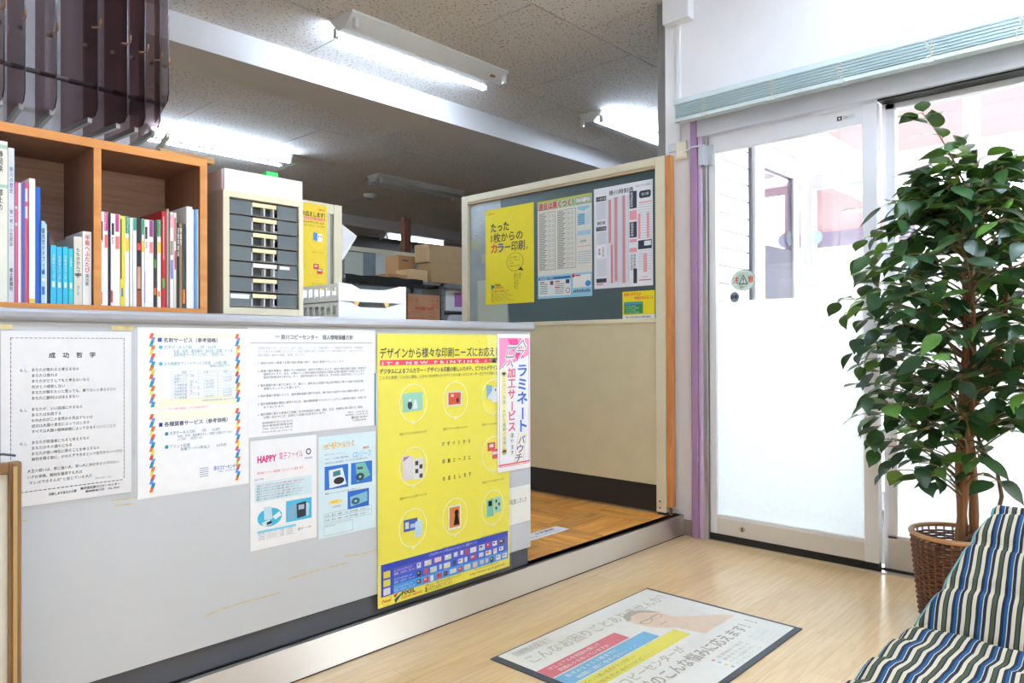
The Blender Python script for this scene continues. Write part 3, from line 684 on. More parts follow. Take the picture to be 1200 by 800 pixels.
s.ell(.24, .634, .016, .011, (30, 150, 180), 3); s.text('文字データ入力料　　1件　　500円', .265, .642, .024, (50, 110, 140), .45)
s.text('名前、住所、電話番号など、印刷に必要なデータの', .335, .662, .018, (50, 110, 140), .5); s.text('入力料。（初回のみ）', .335, .68, .018, (50, 110, 140), .22)
s.ell(.24, .712, .016, .011, (30, 150, 180), 3); s.text('プリント料金', .265, .722, .024, (50, 110, 140), .18); s.text('各種カード10枚以上　　50円/枚', .36, .742, .022, (50, 110, 140), .42)
for i in range(5): s.rect(.53, .862 + i * .0125, .61, .867 + i * .0125, (170, 178, 206), 3, 'printed_rule')
s.text('掛川コピーセンター', .66, .886, .03, (40, 110, 200), .23, .02); s.text('TEL 0537-22', .70, .903, .012, (60, 120, 200), .18); s.done()

# --- privacy policy
s = counter_sheet('policy_notice', 'white privacy policy sheet with a ruled heading, above the two brochures on the counter front', (290, 384), (439.5, 498), n=.0006)
s.text('有限会社', .195, .085, .022, GY, .03); s.text('掛川コピーセンター　個人情報保護方針', .235, .10, .05, (60, 60, 66), .57, .015); s.rect(.02, .135, .98, .141, (150, 152, 156))
PT = [(.07, .19, '有限会社掛川コピーセンター（以下「当社」という）は、情報処理サービス業務及び各種印刷、事務機器に', .83), (.07, .225, 'おいて皆さまの信頼に応えるため、当社の業務を通じてお預かりする個人情報に対し、以下のとおりに', .83), (.07, .262, '個人情報の適切な保護・管理に努めます。', .35),
      (.07, .34, '1. 当社は当社の事業で必要な個人情報に限り、適切に取得するものとします。', .66), (.07, .42, '2. 皆様の個人情報は、事前にその利用目的、提供先を明示した上で、適正な個人情報の取得、利用及び', .85), (.11, .452, '提供を行います。また、お預かりした個人情報は利用目的の達成に必要な範囲内で利用いたします。', .80), (.11, .485, '目的外利用は行いません。万一、目的外利用を行う場合には、予め本人の同意を得ることとします。', .80),
      (.07, .565, '3. 個人情報を取り扱うにあたって、漏えい、滅失または毀損の防止及び是正に関する適切な安全対策、', .83), (.11, .598, '情報セキュリティを講じます。', .27), (.07, .67, '4. 個人情報の管理について、個人情報保護に関する法令、国が定める指針その他の規範を遵守します。', .84),
      (.07, .75, '5. 個人情報保護を適切に維持するため、個人情報保護マネジメントシステムの継続的な維持・改善に努', .85), (.11, .785, 'めてまいります。', .15), (.07, .855, '6. 個人情報に関する苦情やご相談、及び利用目的の通知、開示、訂正、利用停止等に関するご要請、', .82), (.11, .888, 'お問い合わせには、誠実かつ迅速な対応を行います。', .46)]
for i, (a, b_, t, wd) in enumerate(PT): s.text(t, a, b_ * .92 + .02, .026, (176, 178, 184) if i < 3 else (104, 106, 114), wd)
for i, t in enumerate(('個人情報保護方針に関するお問い合わせ先', '個人情報管理責任者', 'TEL 0537-22-8800', 'E-mail info@copy-center.co.jp')): s.text(t, .10, .885 + i * .027, .02, GY, .22)
s.text('制定日　2012年 4月 1日', .76, .85, .018, GY, .17); s.text('最終改定日　2013年 4月 1日', .74, .875, .018, GY, .19); s.text('掛川コピーセンター', .79, .91, .03, (60, 60, 66), .14, .02); s.text('代表取締役', .80, .935, .016, GY, .12); s.done()

# --- brochures
s = counter_sheet('file_brochure', 'white brochure sheet headed HAPPY in magenta with blue pictures, low on the counter front', (293, 517), (371, 629), n=.0004, cat='brochure')
MG = (214, 40, 120)
s.text('HAPPY', .10, .205, .085, MG, .28, .04); s.text('電子ファイル', .42, .195, .075, (206, 90, 150), .36); s.ring(.87, .155, .04, .03, .35, (60, 64, 70), 2); s.text('特許出願中', .81, .225, .022, (60, 100, 190), .12)
s.text('電子納品ファイル・図面情報・CDインデックス整理・保存', .10, .31, .026, (220, 80, 130), .68); s.text('商品の特徴', .06, .365, .02, (80, 120, 200), .13)
s.rect(.06, .385, .92, .565, (214, 238, 246)); 
for i in range(6): s.text('書類とデータをひとつにまとめて簡単に整理・保管ができるファイルです'[: 28 + (i * 5) % 7], .09, .425 + i * .025, .02, (90, 100, 120) if i % 3 else (200, 90, 130), .72 - .05 * (i % 3))
s.ell(.28, .72, .18, .085, (60, 186, 220)); s.poly([(.19, .62), (.30, .62), (.32, .74), (.20, .74)], (196, 224, 238), 2); s.poly([(.32, .72), (.42, .68), (.45, .72), (.36, .75)], (236, 242, 248), 2); s.poly([(.16, .76), (.28, .74), (.31, .79), (.19, .80)], (226, 234, 240), 2); s.poly([(.23, .765), (.30, .75), (.31, .78), (.24, .79)], (30, 50, 84), 3)
s.rect(.52, .60, .92, .80, (70, 186, 226)); s.poly([(.56, .65), (.68, .63), (.66, .78), (.55, .78)], (126, 172, 206), 2); s.poly([(.68, .64), (.83, .63), (.83, .77), (.69, .78)], (24, 32, 48), 2); s.rect(.71, .655, .80, .70, (170, 190, 210), 3); s.poly([(.83, .64), (.88, .66), (.87, .77), (.83, .77)], (196, 216, 232), 2)
s.rect(.10, .83, .67, .85, (120, 208, 236), 1)
for i in range(4): s.rect(.10, .85 + i * .022, .67, .852 + i * .022, (190, 200, 210), 1, 'printed_rule')
for i in range(3): s.text('HF-A4　レギュラー　12枚　2,980円', .12, .867 + i * .022, .014, GY, .5)
s.ring(.72, .885, .018, .013, .4, GY, 2); s.text('電子ファイル製作', .75, .89, .018, GY, .16); s.done()
s = counter_sheet('disc_leaf_brochure', 'pale blue brochure sheet with three dark blue disc pictures beside the big yellow poster', (373, 512), (440.5, 617), (218, 240, 248), n=.0003, cat='brochure')
CB = [(236, 200, 80), (240, 150, 60), (240, 196, 50), (220, 180, 60)]
for i, ch in enumerate('ハッピー電子ファイルシリーズ'): s.text(ch, .07 + i * .038, .125, .07, CB[i % 4], .036, .03)
s.text('NEW', .76, .17, .035, (240, 130, 60), .11, .03, skew=.3); s.text('CDリーフ', .58, .245, .075, (130, 206, 236), .33, .02)
s.text('大切なデータをしっかりファイル', .09, .19, .018, (90, 120, 170), .35); s.text('CDをしっかり保護！整理が簡単！', .11, .235, .02, (90, 120, 170), .40); s.text('台紙付きCDと大切な資料を、バラバラにせず一緒に保管できます。', .11, .275, .022, (80, 90, 110), .74)
s.rect(.10, .30, .50, .53, (30, 110, 210)); s.poly([(.17, .34), (.40, .33), (.47, .50), (.18, .52)], (226, 236, 240), 2); s.poly([(.24, .36), (.36, .35), (.37, .40), (.24, .41)], (60, 130, 140), 3); s.ell(.34, .455, .09, .035, (40, 24, 34), 3)
s.rect(.55, .30, .93, .52, (30, 110, 210)); s.poly([(.63, .31), (.80, .31), (.90, .45), (.66, .50)], (120, 190, 170), 2); s.ell(.71, .45, .075, .04, (40, 70, 80), 3); s.ell(.71, .45, .02, .012, (160, 210, 200), 4); s.rect(.66, .35, .76, .375, (50, 90, 90), 3)
s.text('書類といっしょにファイルできるCD専用リーフ！', .11, .575, .02, (80, 100, 140), .6)
s.rect(.49, .58, .87, .76, (30, 100, 200)); s.poly([(.53, .64), (.84, .61), (.84, .71), (.54, .74)], (130, 190, 210), 2); s.ell(.63, .69, .075, .035, (40, 100, 120), 3); s.ell(.63, .69, .02, .01, (190, 220, 220), 4)
s.ell(.28, .66, .12, .022, (246, 226, 120)); s.text('新発売', .22, .668, .02, (230, 140, 60), .1); s.text('CD収納台紙', .22, .715, .018, (80, 100, 160), .15)
s.frame(.09, .76, .92, .855, .005, (170, 186, 196)); s.rect(.09, .80, .92, .804, (170, 186, 196), 1, 'printed_rule')
for x in (.23, .35, .53, .64, .78): s.rect(x, .76, x + .005, .855, (170, 186, 196), 1, 'printed_rule')
for i in range(2): s.text('品番　品名　規格　入数　参考価格　JANコード', .11, .79 + i * .045, .016, GY, .76)
s.frame(.09, .87, .58, .98, .005, (160, 176, 186)); s.text('お問い合わせは', .11, .893, .014, GY, .16); s.done()

# --- pale edge of a blue rounded card peeking out behind the yellow poster
s = counter_sheet('blue_card', 'pale blue rounded card edge peeking out behind the left of the yellow poster', (438.6, 437), (452, 497), (196, 222, 240), n=.0014, cat='card')
s.rect(0, 0, .12, 1, (70, 130, 190)); s.done()

# --- big yellow poster
s = counter_sheet('design_service_poster', 'big yellow poster with dark headline and round pictures on the counter front', (442, 390.5), (597, 663), (250, 238, 84), n=.0024, cat='poster')
NY = (44, 44, 70); YW = (253, 252, 214)
s.poly([(.80, 0), (1, 0), (1, .35), (.9, .3)], (250, 242, 130), 1)
s.text('デザインから様々な印刷ニーズにお応えします！', .015, .088, .042, NY, 1.02, .012)
s.rect(.015, .098, 1, .118, (240, 70, 90)); s.text('I T’ S   N E W   P R I N T I N G   S T Y L E', .03, .1145, .014, (255, 235, 235), .96, .03)
s.text('デジタルによるフルカラー・デザイン＆印刷の新しいカタチ、ピクセルデザインサービス', .015, .147, .021, NY, .985, .02); s.text('こんなに簡単！こんなに便利。しかもプロが作ったデザインから選べるセミオーダー方式でお手軽に注文できます。', .015, .168, .014, (80, 80, 80), .985)
s.text('Canon', .96, .035, .02, (220, 60, 40), .03, .03)
CIR = [(.24, .262), (.55, .262), (.86, .262), (.24, .503), (.86, .503), (.235, .735), (.545, .73), (.855, .73)]
for x, y in CIR:
    s.ring(x, y, .098, .074, .05, YW, 2); s.poly([(x - .012, y + .072), (x + .012, y + .072), (x, y + .086)], YW, 2); s.text('豊富なデザインからお選びいただけます', x - .095, y + .118, .010, (110, 100, 60), .19)
s.poly([(.165, .225), (.305, .222), (.305, .292), (.168, .296)], (160, 220, 196), 3); s.ell(.215, .27, .016, .016, (30, 34, 50), 4); s.ell(.215, .252, .008, .007, (240, 236, 230), 5); s.poly([(.245, .25), (.258, .25), (.272, .285), (.234, .285)], (236, 244, 240), 4)
s.rect(.485, .228, .60, .288, (240, 240, 236), 3); s.rect(.495, .234, .59, .281, (228, 88, 50), 4); s.rect(.515, .24, .535, .25, (250, 210, 190), 5); s.ell(.565, .265, .012, .01, (110, 40, 40), 5)
s.poly([(.80, .21), (.85, .215), (.85, .275), (.805, .272)], (150, 190, 220), 4); s.rect(.85, .222, .925, .285, (240, 240, 246), 3); s.rect(.875, .23, .885, .238, (40, 44, 60), 4); s.rect(.905, .23, .915, .238, (40, 44, 60), 4); s.poly([(.81, .262), (.85, .235), (.85, .274), (.81, .272)], (226, 236, 244), 5)
s.poly([(.165, .462), (.23, .46), (.23, .55), (.168, .552)], (238, 232, 240), 3); s.poly([(.168, .464), (.215, .462), (.17, .48)], (190, 120, 190), 4); s.rect(.235, .475, .31, .555, (240, 240, 238), 3)
for x, y in ((.25, .485), (.28, .50), (.25, .515), (.28, .535)): s.rect(x, y, x + .022, y + .016, (70, 60, 66), 4)
s.rect(.81, .455, .875, .49, (226, 70, 86), 3); s.rect(.825, .462, .86, .475, (246, 236, 236), 4); s.rect(.85, .485, .92, .525, (226, 80, 96), 4); s.rect(.852, .495, .918, .507, (246, 240, 240), 5)
for i, t in enumerate(('デ　ザ　イ　ン　か　ら', '印　刷　ニ　ー　ズ　に', 'お　応　え　し　ま　す')): s.text(t, .445 + .003 * i, .442 + i * .068, .019, NY, .22, .02)
s.rect(.17, .70, .265, .745, (60, 100, 190), 3); s.rect(.18, .71, .205, .735, (226, 224, 220), 4); s.rect(.215, .72, .255, .735, (190, 206, 236), 4); s.poly([(.25, .715), (.30, .712), (.296, .775), (.246, .775)], (196, 226, 246), 5)
s.rect(.49, .685, .59, .78, (236, 240, 238), 3); s.rect(.50, .692, .58, .772, (228, 130, 60), 4); s.ell(.555, .715, .016, .012, (30, 24, 28), 5); s.poly([(.545, .72), (.565, .72), (.578, .765), (.53, .765)], (30, 24, 28), 5)
s.poly([(.80, .695), (.86, .69), (.86, .765), (.80, .765)], (130, 206, 186), 3); s.rect(.815, .70, .845, .722, (30, 34, 40), 4); s.rect(.865, .69, .925, .755, (170, 224, 206), 3)
for x, y in ((.875, .70), (.90, .715), (.875, .73)): s.rect(x, y, x + .015, y + .012, (50, 60, 60), 4)
# blue banner with rows of thumbnails
s.rect(.02, .845, .985, .868, (40, 70, 200)); s.text('ピクセルデザインサービスで作れるものがこんなにたくさん！豊富なラインナップ', .35, .862, .013, (226, 232, 255), .37)
s.rect(.02, .868, .985, .898, (92, 88, 206)); s.rect(.02, .898, .985, .93, (52, 100, 220)); s.rect(.02, .93, .985, .963, (70, 164, 240))
s.rect(.02, .868, .10, .963, (40, 70, 200), 2)
for i, c in enumerate(((240, 210, 70), (236, 226, 90), (230, 230, 236))):
    y = .872 + i * .031; s.rect(.035, y, .08, y + .025, c, 3); s.text('オリジナルデザインで', .105, y + .012, .010, (240, 240, 255), .12); s.text('名刺・はがき・カード', .105, y + .023, .010, (240, 240, 255), .14)
rg = random.Random(3); TC = [(236, 236, 238), (226, 226, 206), (206, 226, 240), (236, 200, 206), (220, 70, 90), (60, 70, 90), (240, 240, 240), (200, 226, 210)]
for r, y in enumerate((.872, .903, .935)):
    x = .26
    while x < .95:
        wd = rg.choice((.022, .03, .038, .05)); hh = rg.uniform(.016, .023); s.rect(x, y + .002, x + wd, y + .002 + hh, rg.choice(TC), 3, 'thumbnail')
        if wd > .024: s.rect(x + .006, y + .006, x + wd * .55, y + .012, rg.choice(TC), 4, 'thumbnail')
        x += wd + rg.uniform(.012, .025)
s.ring(.055, .985 - .005, .032, .017, .06, (230, 150, 70), 2); s.text('New', .028, .985, .016, (226, 60, 50), .055, .03, skew=.25)
s.poly([(.10, .968), (.135, .962), (.112, .98)], (226, 60, 60), 2); s.poly([(.105, .985), (.15, .968), (.155, .974), (.115, .998)], (20, 130, 120), 2); s.poly([(.13, .978), (.138, .978), (.118, .998), (.11, .998)], (40, 40, 60), 3)
s.text('PIXEL', .155, .978, .020, (30, 30, 36), .095, .04); s.text('DESIGN SERVICE', .155, .991, .013, (226, 120, 50), .14, .03)
s.text('お申し込み・お問い合わせは店頭のスタッフまで', .32, .975, .011, (60, 60, 50), .27); s.text('■ご注文は１枚から承ります', .32, .985, .010, (60, 60, 50), .2); s.text('■デザイン見本もございます', .32, .994, .010, (60, 60, 50), .2)
s.rect(.608, .968, .6095, .99, (190, 180, 80), 1, 'printed_rule'); s.text('詳しくはホームページをご覧ください', .70, .972, .009, (110, 100, 60), .2); s.text('http://www.canon.jp/pixel', .66, .987, .016, (100, 110, 70), .29); s.done()
a, c = at(439.8, 387, 'y', YC), at(599, 667, 'y', YC)
B(a.x, c.x, YC - .0052, YC - .0049, c.z - .004, a.z).build('clear_sleeve', SLEEVE, s.root)

# --- pink laminating poster
s = counter_sheet('laminating_poster', 'narrow white poster with pink corner at the right end of the counter', (582.5, 391), (621.3, 547), (246, 247, 250), n=.0054, cat='poster')
s.frame(.06, .03, .97, .965, .012, (226, 110, 150)); s.poly([(.07, .035), (.96, .035), (.96, .155), (.07, .26)], (246, 150, 196), 2); s.poly([(.30, .035), (.60, .035), (.80, .17), (.60, .195)], (238, 70, 160), 3)
s.text('只', .13, .235, .19, (250, 250, 250), .36, .05, 5, .35); s.text('今', .48, .175, .17, (250, 250, 250), .34, .05, 5, .35); s.text('只', .145, .232, .18, (150, 156, 160), .33, .0, 6, .35); s.text('今', .495, .172, .16, (150, 156, 160), .31, .0, 6, .35)
s.vtext('ラミネート', .57, .22, .36, .103, (56, 110, 220), .03, 4); s.vtext('加工サービス', .30, .245, .25, .079, (238, 90, 130), .03, 4); s.vtext('承ります', .37, .725, .13, .042, (60, 60, 66), 0, 4)
s.poly([(.62, .735), (.88, .745), (.76, .965), (.50, .955)], (250, 246, 226), 2); s.poly([(.62, .735), (.63, .735), (.51, .955), (.50, .955)], (220, 170, 90), 3); s.poly([(.87, .745), (.88, .745), (.76, .965), (.75, .965)], (220, 170, 90), 3)
for i, ch in enumerate('パウチ'): s.text(ch, .62 - .045 * i, .81 + i * .065, .068, (70, 90, 190), .20, .02, 4, .1)
s.rect(.13, .28, .27, .86, (250, 240, 170), 2); s.ell(.20, .28, .07, .02, (250, 240, 170), 2); s.ell(.20, .86, .07, .02, (250, 240, 170), 2); s.vtext('メニュー・写真・大切な書類の保護に', .145, .285, .10, .032, (120, 150, 190), 0, 4, 1.02)
s.rect(.02, .945, .98, .955, (224, 70, 100), 3); s.done()
s = counter_sheet('small_note', 'small plain white note below the narrow pink cornered poster', (592, 573), (621.2, 609), (246, 246, 240), n=.0003)
s.text('移転致しました', .1, .45, .16, (120, 122, 126), .76); s.done()

# ================================================================== BOOKCASE ON THE COUNTER
EDGE = grain('orange_edge_band', (196, 126, 58), (214, 146, 76), 'x', .45, 14.)
INNER = grain('dark_walnut_inside', (120, 82, 62), (144, 102, 78), 'z', .5)
BACKW = grain('brown_oak_backboard', (196, 152, 126), (222, 184, 158), 'x', .6, 60.)
bc = thing('bookcase', 'brown wooden bookcase with orange edges standing on the counter', 'bookcase', (.68, 2.3, CT_TOP))
BY0, BY1, BX0, BX1, BTOP = 2.16, 2.43, .375, .977, 1.612
for nm, a in (('top_board', (BX0, BX1, BY0 + .004, BY1, 1.588, BTOP)), ('bottom_board', (BX0, BX1, BY0 + .004, BY1, CT_TOP, CT_TOP + .017)),
              ('side_panel', (BX0, BX0 + .022, BY0 + .004, BY1, CT_TOP + .017, 1.588)), ('side_panel', (.955, BX1, BY0 + .004, BY1, CT_TOP + .017, 1.588)), ('divider', (.667, .686, BY0 + .004, BY1 - .01, CT_TOP + .017, 1.588))):
    o = B(*a).build(nm, INNER, bc)
    x0, x1, y0, y1, z0, z1 = a; B(x0, x1, BY0, BY0 + .004, z0, z1).build('edge_band', EDGE, o, .001)
B(BX0 + .022, .955, BY1 - .012, BY1, CT_TOP + .017, 1.588).build('back_board', BACKW, bc)
wb = tag(B(.855, 1.018, 2.2, 2.40, 1.6125, 1.632).build('wooden_board', grain('worn_board', (150, 96, 52), (206, 164, 110), 'x', .7, 30.), None, .004), 'worn offcut board lying on the right end of the bookcase', 'board')

SHELF = CT_TOP + .0175
GRP = 'books on the counter bookcase'
def book(px0, px1, ytop, col, label, texts=(), depth=.19, bands=(), yf=2.165, name='book', zb=SHELF):
    a = at(px0, ytop, 'y', yf); c = at(px1, ytop, 'y', yf); x0, x1, zt = a.x + .0004, c.x - .0004, (a.z + c.z) / 2
    yf = yf + random.uniform(0, .005)
    t = thing(name, label, 'book' if name == 'book' else 'magazine', ((x0 + x1) / 2, yf, zb), GRP)
    cm = ink(col, .4); w_ = min(.0018, (x1 - x0) * .2)
    b = MB(); b.box(x0, x1, yf, yf + .0015, zb, zt); b.box(x0, x0 + w_, yf + .0015, yf + depth, zb, zt); b.box(x1 - w_, x1, yf + .0015, yf + depth, zb, zt); b.build('cover', cm, t)
    B(x0 + w_, x1 - w_, yf + .0015, yf + depth - .003, zb + .002, zt - .003).build('pages', M('book_pages', (236, 230, 214), .8, var=.05, scale=200, stretch=(8, 1, 1)), t)
    s = Sheet(t, 'y', yf, x0 + .0002, x1 - .0002, zb + .001, zt - .001, col, .00005, 'spine')
    for (a0, b0, a1, b1, cc) in bands: s.rect(a0, b0, a1, b1, cc)
    for (tt, aa, bb, cw, ch, cc) in texts: s.vtext(tt, aa, bb, cw, ch, cc, .01)
    s.done(); return t
WH = (240, 238, 232); BK = (40, 40, 44); RD = (210, 40, 60)
book(-12, 9.5, 164, (236, 234, 222), 'tall cream hardback at the left edge of the bookcase', [('静岡県', .45, .06, .3, .045, BK), ('郷土の', .45, .30, .3, .045, BK)], .21, [(.4, .02, 1, .045, (170, 206, 180)), (.4, .27, 1, .29, (170, 206, 180))])
book(9.8, 17.5, 173, (214, 222, 226), 'tall pale grey book with small blue lettering beside the cream hardback', [('掛川の歴史', .2, .12, .6, .035, (60, 100, 170)), ('第一巻・小笠郡誌', .2, .40, .6, .03, (110, 116, 126)), ('郷土新聞社', .2, .78, .6, .03, BK)], .2)
book(17.8, 21.2, 213, (234, 96, 146), 'thin pink booklet nearest the tall grey book', [], .19, [(.1, .2, .9, .22, WH), (.1, .34, .9, .36, WH)])
book(21.4, 25.0, 214, (240, 238, 240), 'thin white booklet between the two thin pink booklets', [])
book(25.2, 27.2, 214, (150, 110, 190), 'thin purple booklet between white and blue booklets', [])
book(27.4, 29.4, 214, (40, 130, 210), 'thin bright blue booklet left of the second pink booklet', [])
book(29.6, 33.6, 213, (236, 90, 120), 'second thin pink booklet beside the yellow edged book', [], .19, [(.1, .05, .9, .16, (250, 220, 226)), (.1, .2, .9, .3, (250, 220, 226))])
book(34.0, 41.5, 209, (246, 244, 238), 'white spined book with yellow cover, tallest of the left middle books', [], .2, [(0, .97, 1, 1, (240, 200, 50))])
book(41.8, 48.0, 219, (24, 96, 190), 'solid royal blue book right of the white spined book', [], .2)
book(48.3, 53.2, 259, (170, 210, 236), 'short book with blue and white patterned spine and black lettering', [('観光ガイドブック', .1, .08, .8, .07, BK)], .16, [(.1, .6, .9, .65, (40, 110, 190)), (.1, .7, .9, .73, (240, 240, 240)), (.1, .8, .9, .9, (40, 110, 190))])
book(53.4, 55.6, 262, (238, 236, 230), 'thin white booklet beside the navy booklet', [], .16)
book(55.8, 58.6, 272, (34, 40, 84), 'thin navy booklet left of the light blue paperbacks', [], .16)
CY = (64, 190, 226)
book(59.4, 66.4, 287, CY, 'light blue paperback, leftmost of four in the bookcase', [('文庫本シリーズ', .3, .15, .4, .06, WH)], .14, [(.25, .62, .75, .72, WH)])
book(67.0, 73.6, 289, CY, 'light blue paperback, second of four in the bookcase', [('文庫本シリーズ', .3, .15, .4, .06, WH)], .14, [(.25, .62, .75, .72, WH)])
book(74.0, 80.2, 289, CY, 'light blue paperback, third of four in the bookcase', [('文庫本シリーズ', .3, .15, .4, .06, WH)], .14, [(.25, .62, .75, .72, WH)])
book(80.5, 86.2, 291, (56, 196, 206), 'turquoise paperback, rightmost of four in the bookcase', [('文庫本', .3, .15, .4, .06, WH)], .14, [(.25, .62, .75, .72, WH)])
book(87.0, 97.0, 277, (224, 220, 206), 'cream cased book with black brush lettering beside the turquoise paperback', [('もものかんづめ', .25, .16, .5, .065, BK), ('さくら', .3, .72, .4, .05, BK)], .17, [(.1, .54, .9, .58, (120, 116, 106))])
book(97.4, 108.0, 271, (244, 243, 240), 'white book with red lettering right beside the bookcase divider', [('半島へふたたび', .2, .04, .6, .075, RD), ('蓮池薫', .25, .58, .45, .055, (120, 120, 126))], .15)
MZ = 'magazine'
def mag(px0, px1, ytop, col, label, bands=(), texts=(), depth=.2): book(px0, px1, ytop, col, label, texts, depth, bands, name=MZ)
PKB = (226, 60, 150); GN = (30, 150, 100); YL = (244, 200, 40)
TT = lambda t, c, b0, h=.05: (t, .48, b0, .5, h, c)
mag(119, 127, 248, (244, 242, 240), 'white magazine with magenta tab just right of the bookcase divider', [(.45, 0, .98, .2, PKB), (.0, .1, .2, .3, BK), (.5, .24, .98, .38, (236, 110, 110)), (.0, .86, .12, .99, RD)], [TT('ACCESS', WH, .01, .03), ('9', .02, .28, .4, .06, BK)])
mag(127.2, 129.8, 249, (34, 32, 36), 'thin black magazine left of the first red numbered white magazine')
mag(130, 141, 250.5, (243, 241, 240), 'white magazine with red number five beside the thin black magazine', [(.5, .0, .9, .19, (196, 60, 130)), (.1, .1, .35, .23, BK), (.5, .24, .95, .38, (236, 120, 120)), (.0, .84, .2, .97, RD)], [('5', .08, .24, .5, .1, RD)])
mag(141.2, 146.6, 253, (236, 214, 40), 'yellow spined magazine with dark cover', [(0, .03, .3, .7, (40, 40, 34)), (.2, .8, .6, .9, (60, 110, 180))])
mag(146.8, 152, 253, (240, 238, 234), 'white magazine with green top tab and yellow band', [(.1, 0, .95, .19, GN), (.1, .24, .95, .39, YL)], [TT('ACCESS', WH, .01, .03)])
mag(152.4, 155.6, 255, (242, 242, 240), 'thin plain white magazine beside the green tabbed one')
mag(156, 160.4, 255, (238, 240, 238), 'white magazine with teal top, fourth white one', [(.05, 0, .98, .14, (30, 150, 120))])
mag(160.6, 166, 255.5, (44, 34, 40), 'dark magazine with glossy portrait cover and orange foot', [(.1, .28, .9, .36, (220, 60, 70)), (.1, .55, .9, .8, (216, 160, 130)), (.0, .82, 1, 1, (160, 70, 30))])
mag(166.2, 169.2, 256, (242, 240, 238), 'thin white magazine with green and yellow tabs', [(0, 0, 1, .18, GN), (0, .25, 1, .38, YL)])
mag(169.6, 180, 257.5, (243, 241, 244), 'white magazine with purple tab and red number, middle of the row', [(.55, 0, .97, .19, (150, 50, 130)), (.05, .08, .3, .22, BK), (.55, .25, .97, .38, (236, 130, 140)), (.0, .6, .06, .96, (150, 120, 190))], [('5', .08, .24, .5, .1, RD)])
mag(180.2, 184.6, 258, (50, 40, 44), 'dark magazine with green and orange picture left of the green tabbed one', [(.2, .45, .8, .55, (100, 160, 60)), (.2, .78, .8, .86, (230, 120, 60))])
mag(184.8, 189.4, 257.5, (242, 240, 236), 'white magazine with broad green tab left of the red one', [(.0, 0, 1, .19, (30, 150, 90)), (.1, .25, 1, .38, YL), (.1, .82, .8, .88, (240, 120, 50))], [TT('ACCESS', WH, .01, .03)])
mag(190, 195, 247.5, (190, 34, 44), 'red magazine with small green spot near the middle of the right compartment', [(.1, .7, .7, .8, (60, 170, 70)), (.3, .05, .5, .5, (230, 200, 200))])
mag(195.2, 198.6, 244.5, (150, 120, 96), 'brown grey folder standing taller beside the red magazine', [(.4, .02, .6, .98, (210, 204, 196))])
mag(199.4, 203.4, 248.5, (240, 238, 236), 'white magazine with pink top left of the checked one', [(0, .02, 1, .16, (240, 170, 190)), (.1, .3, .9, .45, (150, 140, 120)), (.1, .5, .9, .7, (110, 130, 200))])
mag(203.6, 207, 249, (226, 214, 204), 'checked red and cream thin magazine', [(.2, .05, .8, .3, (200, 80, 80)), (.3, .4, .9, .6, (190, 50, 60))])
mag(207.2, 210.4, 261, (40, 40, 44), 'short black booklet with white lettering', [], [('自動車雑誌', .1, .05, .8, .07, WH)])
mag(210.6, 214, 261.5, (150, 122, 82), 'short tan booklet between the black booklets', [], [('特集号', .1, .05, .8, .07, WH)])
mag(214.2, 218, 262, (52, 56, 60), 'short charcoal booklet with orange foot left of the thick white binder', [(.1, .78, .9, .95, (230, 130, 60))])
mag(218.5, 225.6, 242, (238, 238, 236), 'thick white binder, tallest in the right compartment', [], [], .22)
mag(225.8, 228.2, 245, (226, 228, 230), 'thin pale grey folder beside the white binder')
mag(228.4, 231.2, 245.5, (90, 160, 214), 'thin sky blue folder near the right end of the bookcase')
mag(231.2, 233.4, 245, (240, 240, 240), 'thin white folder at the right end of the bookcase')

# ================================================================== DRAWER CABINET, BOXES, TRAYS
cb = thing('drawer_cabinet', 'cream desktop letter cabinet with seven smoky clear drawers on the counter', 'cabinet', (1.17, 2.34, CT_TOP))
CX0, CX1, CY0, CY1, CZ0, CZ1 = 1.031, 1.306, 2.17, 2.52, CT_TOP, 1.533
B(CX0, CX0 + .018, CY0, CY1, CZ0, CZ1).build('side_panel', M('taupe_steel_side', (190, 172, 152), .5), cb, .001)
B(CX0 - .0006, CX0 + .019, CY0 - .001, CY0 + .004, CZ0, CZ1).build('front_frame', CREAM, cb)
B(CX1 - .016, CX1, CY0, CY1, CZ0, CZ1).build('side_panel', CREAM, cb, .001)
B(CX0 + .018, CX1 - .016, CY0, CY1, CZ1 - .019, CZ1).build('top_panel', CREAM, cb)
B(CX0 + .018, CX1 - .016, CY0, CY1, CZ0, CZ0 + .026).build('bottom_panel', CREAM, cb)
B(CX0 + .018, CX1 - .016, CY1 - .01, CY1, CZ0 + .026, CZ1 - .019).build('back_panel', M('dark_steel_back', (80, 84, 90), .6), cb)
SMOKE = filmmat('smoky_clear_plastic', (176, 186, 190), .1, .6); SMD = M('smoky_drawer_edge', (120, 112, 104), .4)
dx0, dx1 = CX0 + .021, CX1 - .019; dz = (CZ1 - .021 - CZ0 - .028) / 7
LABELM = M('cream_label_strip', (232, 222, 176), .5); FR = M('milky_plastic', (214, 214, 212), .4)
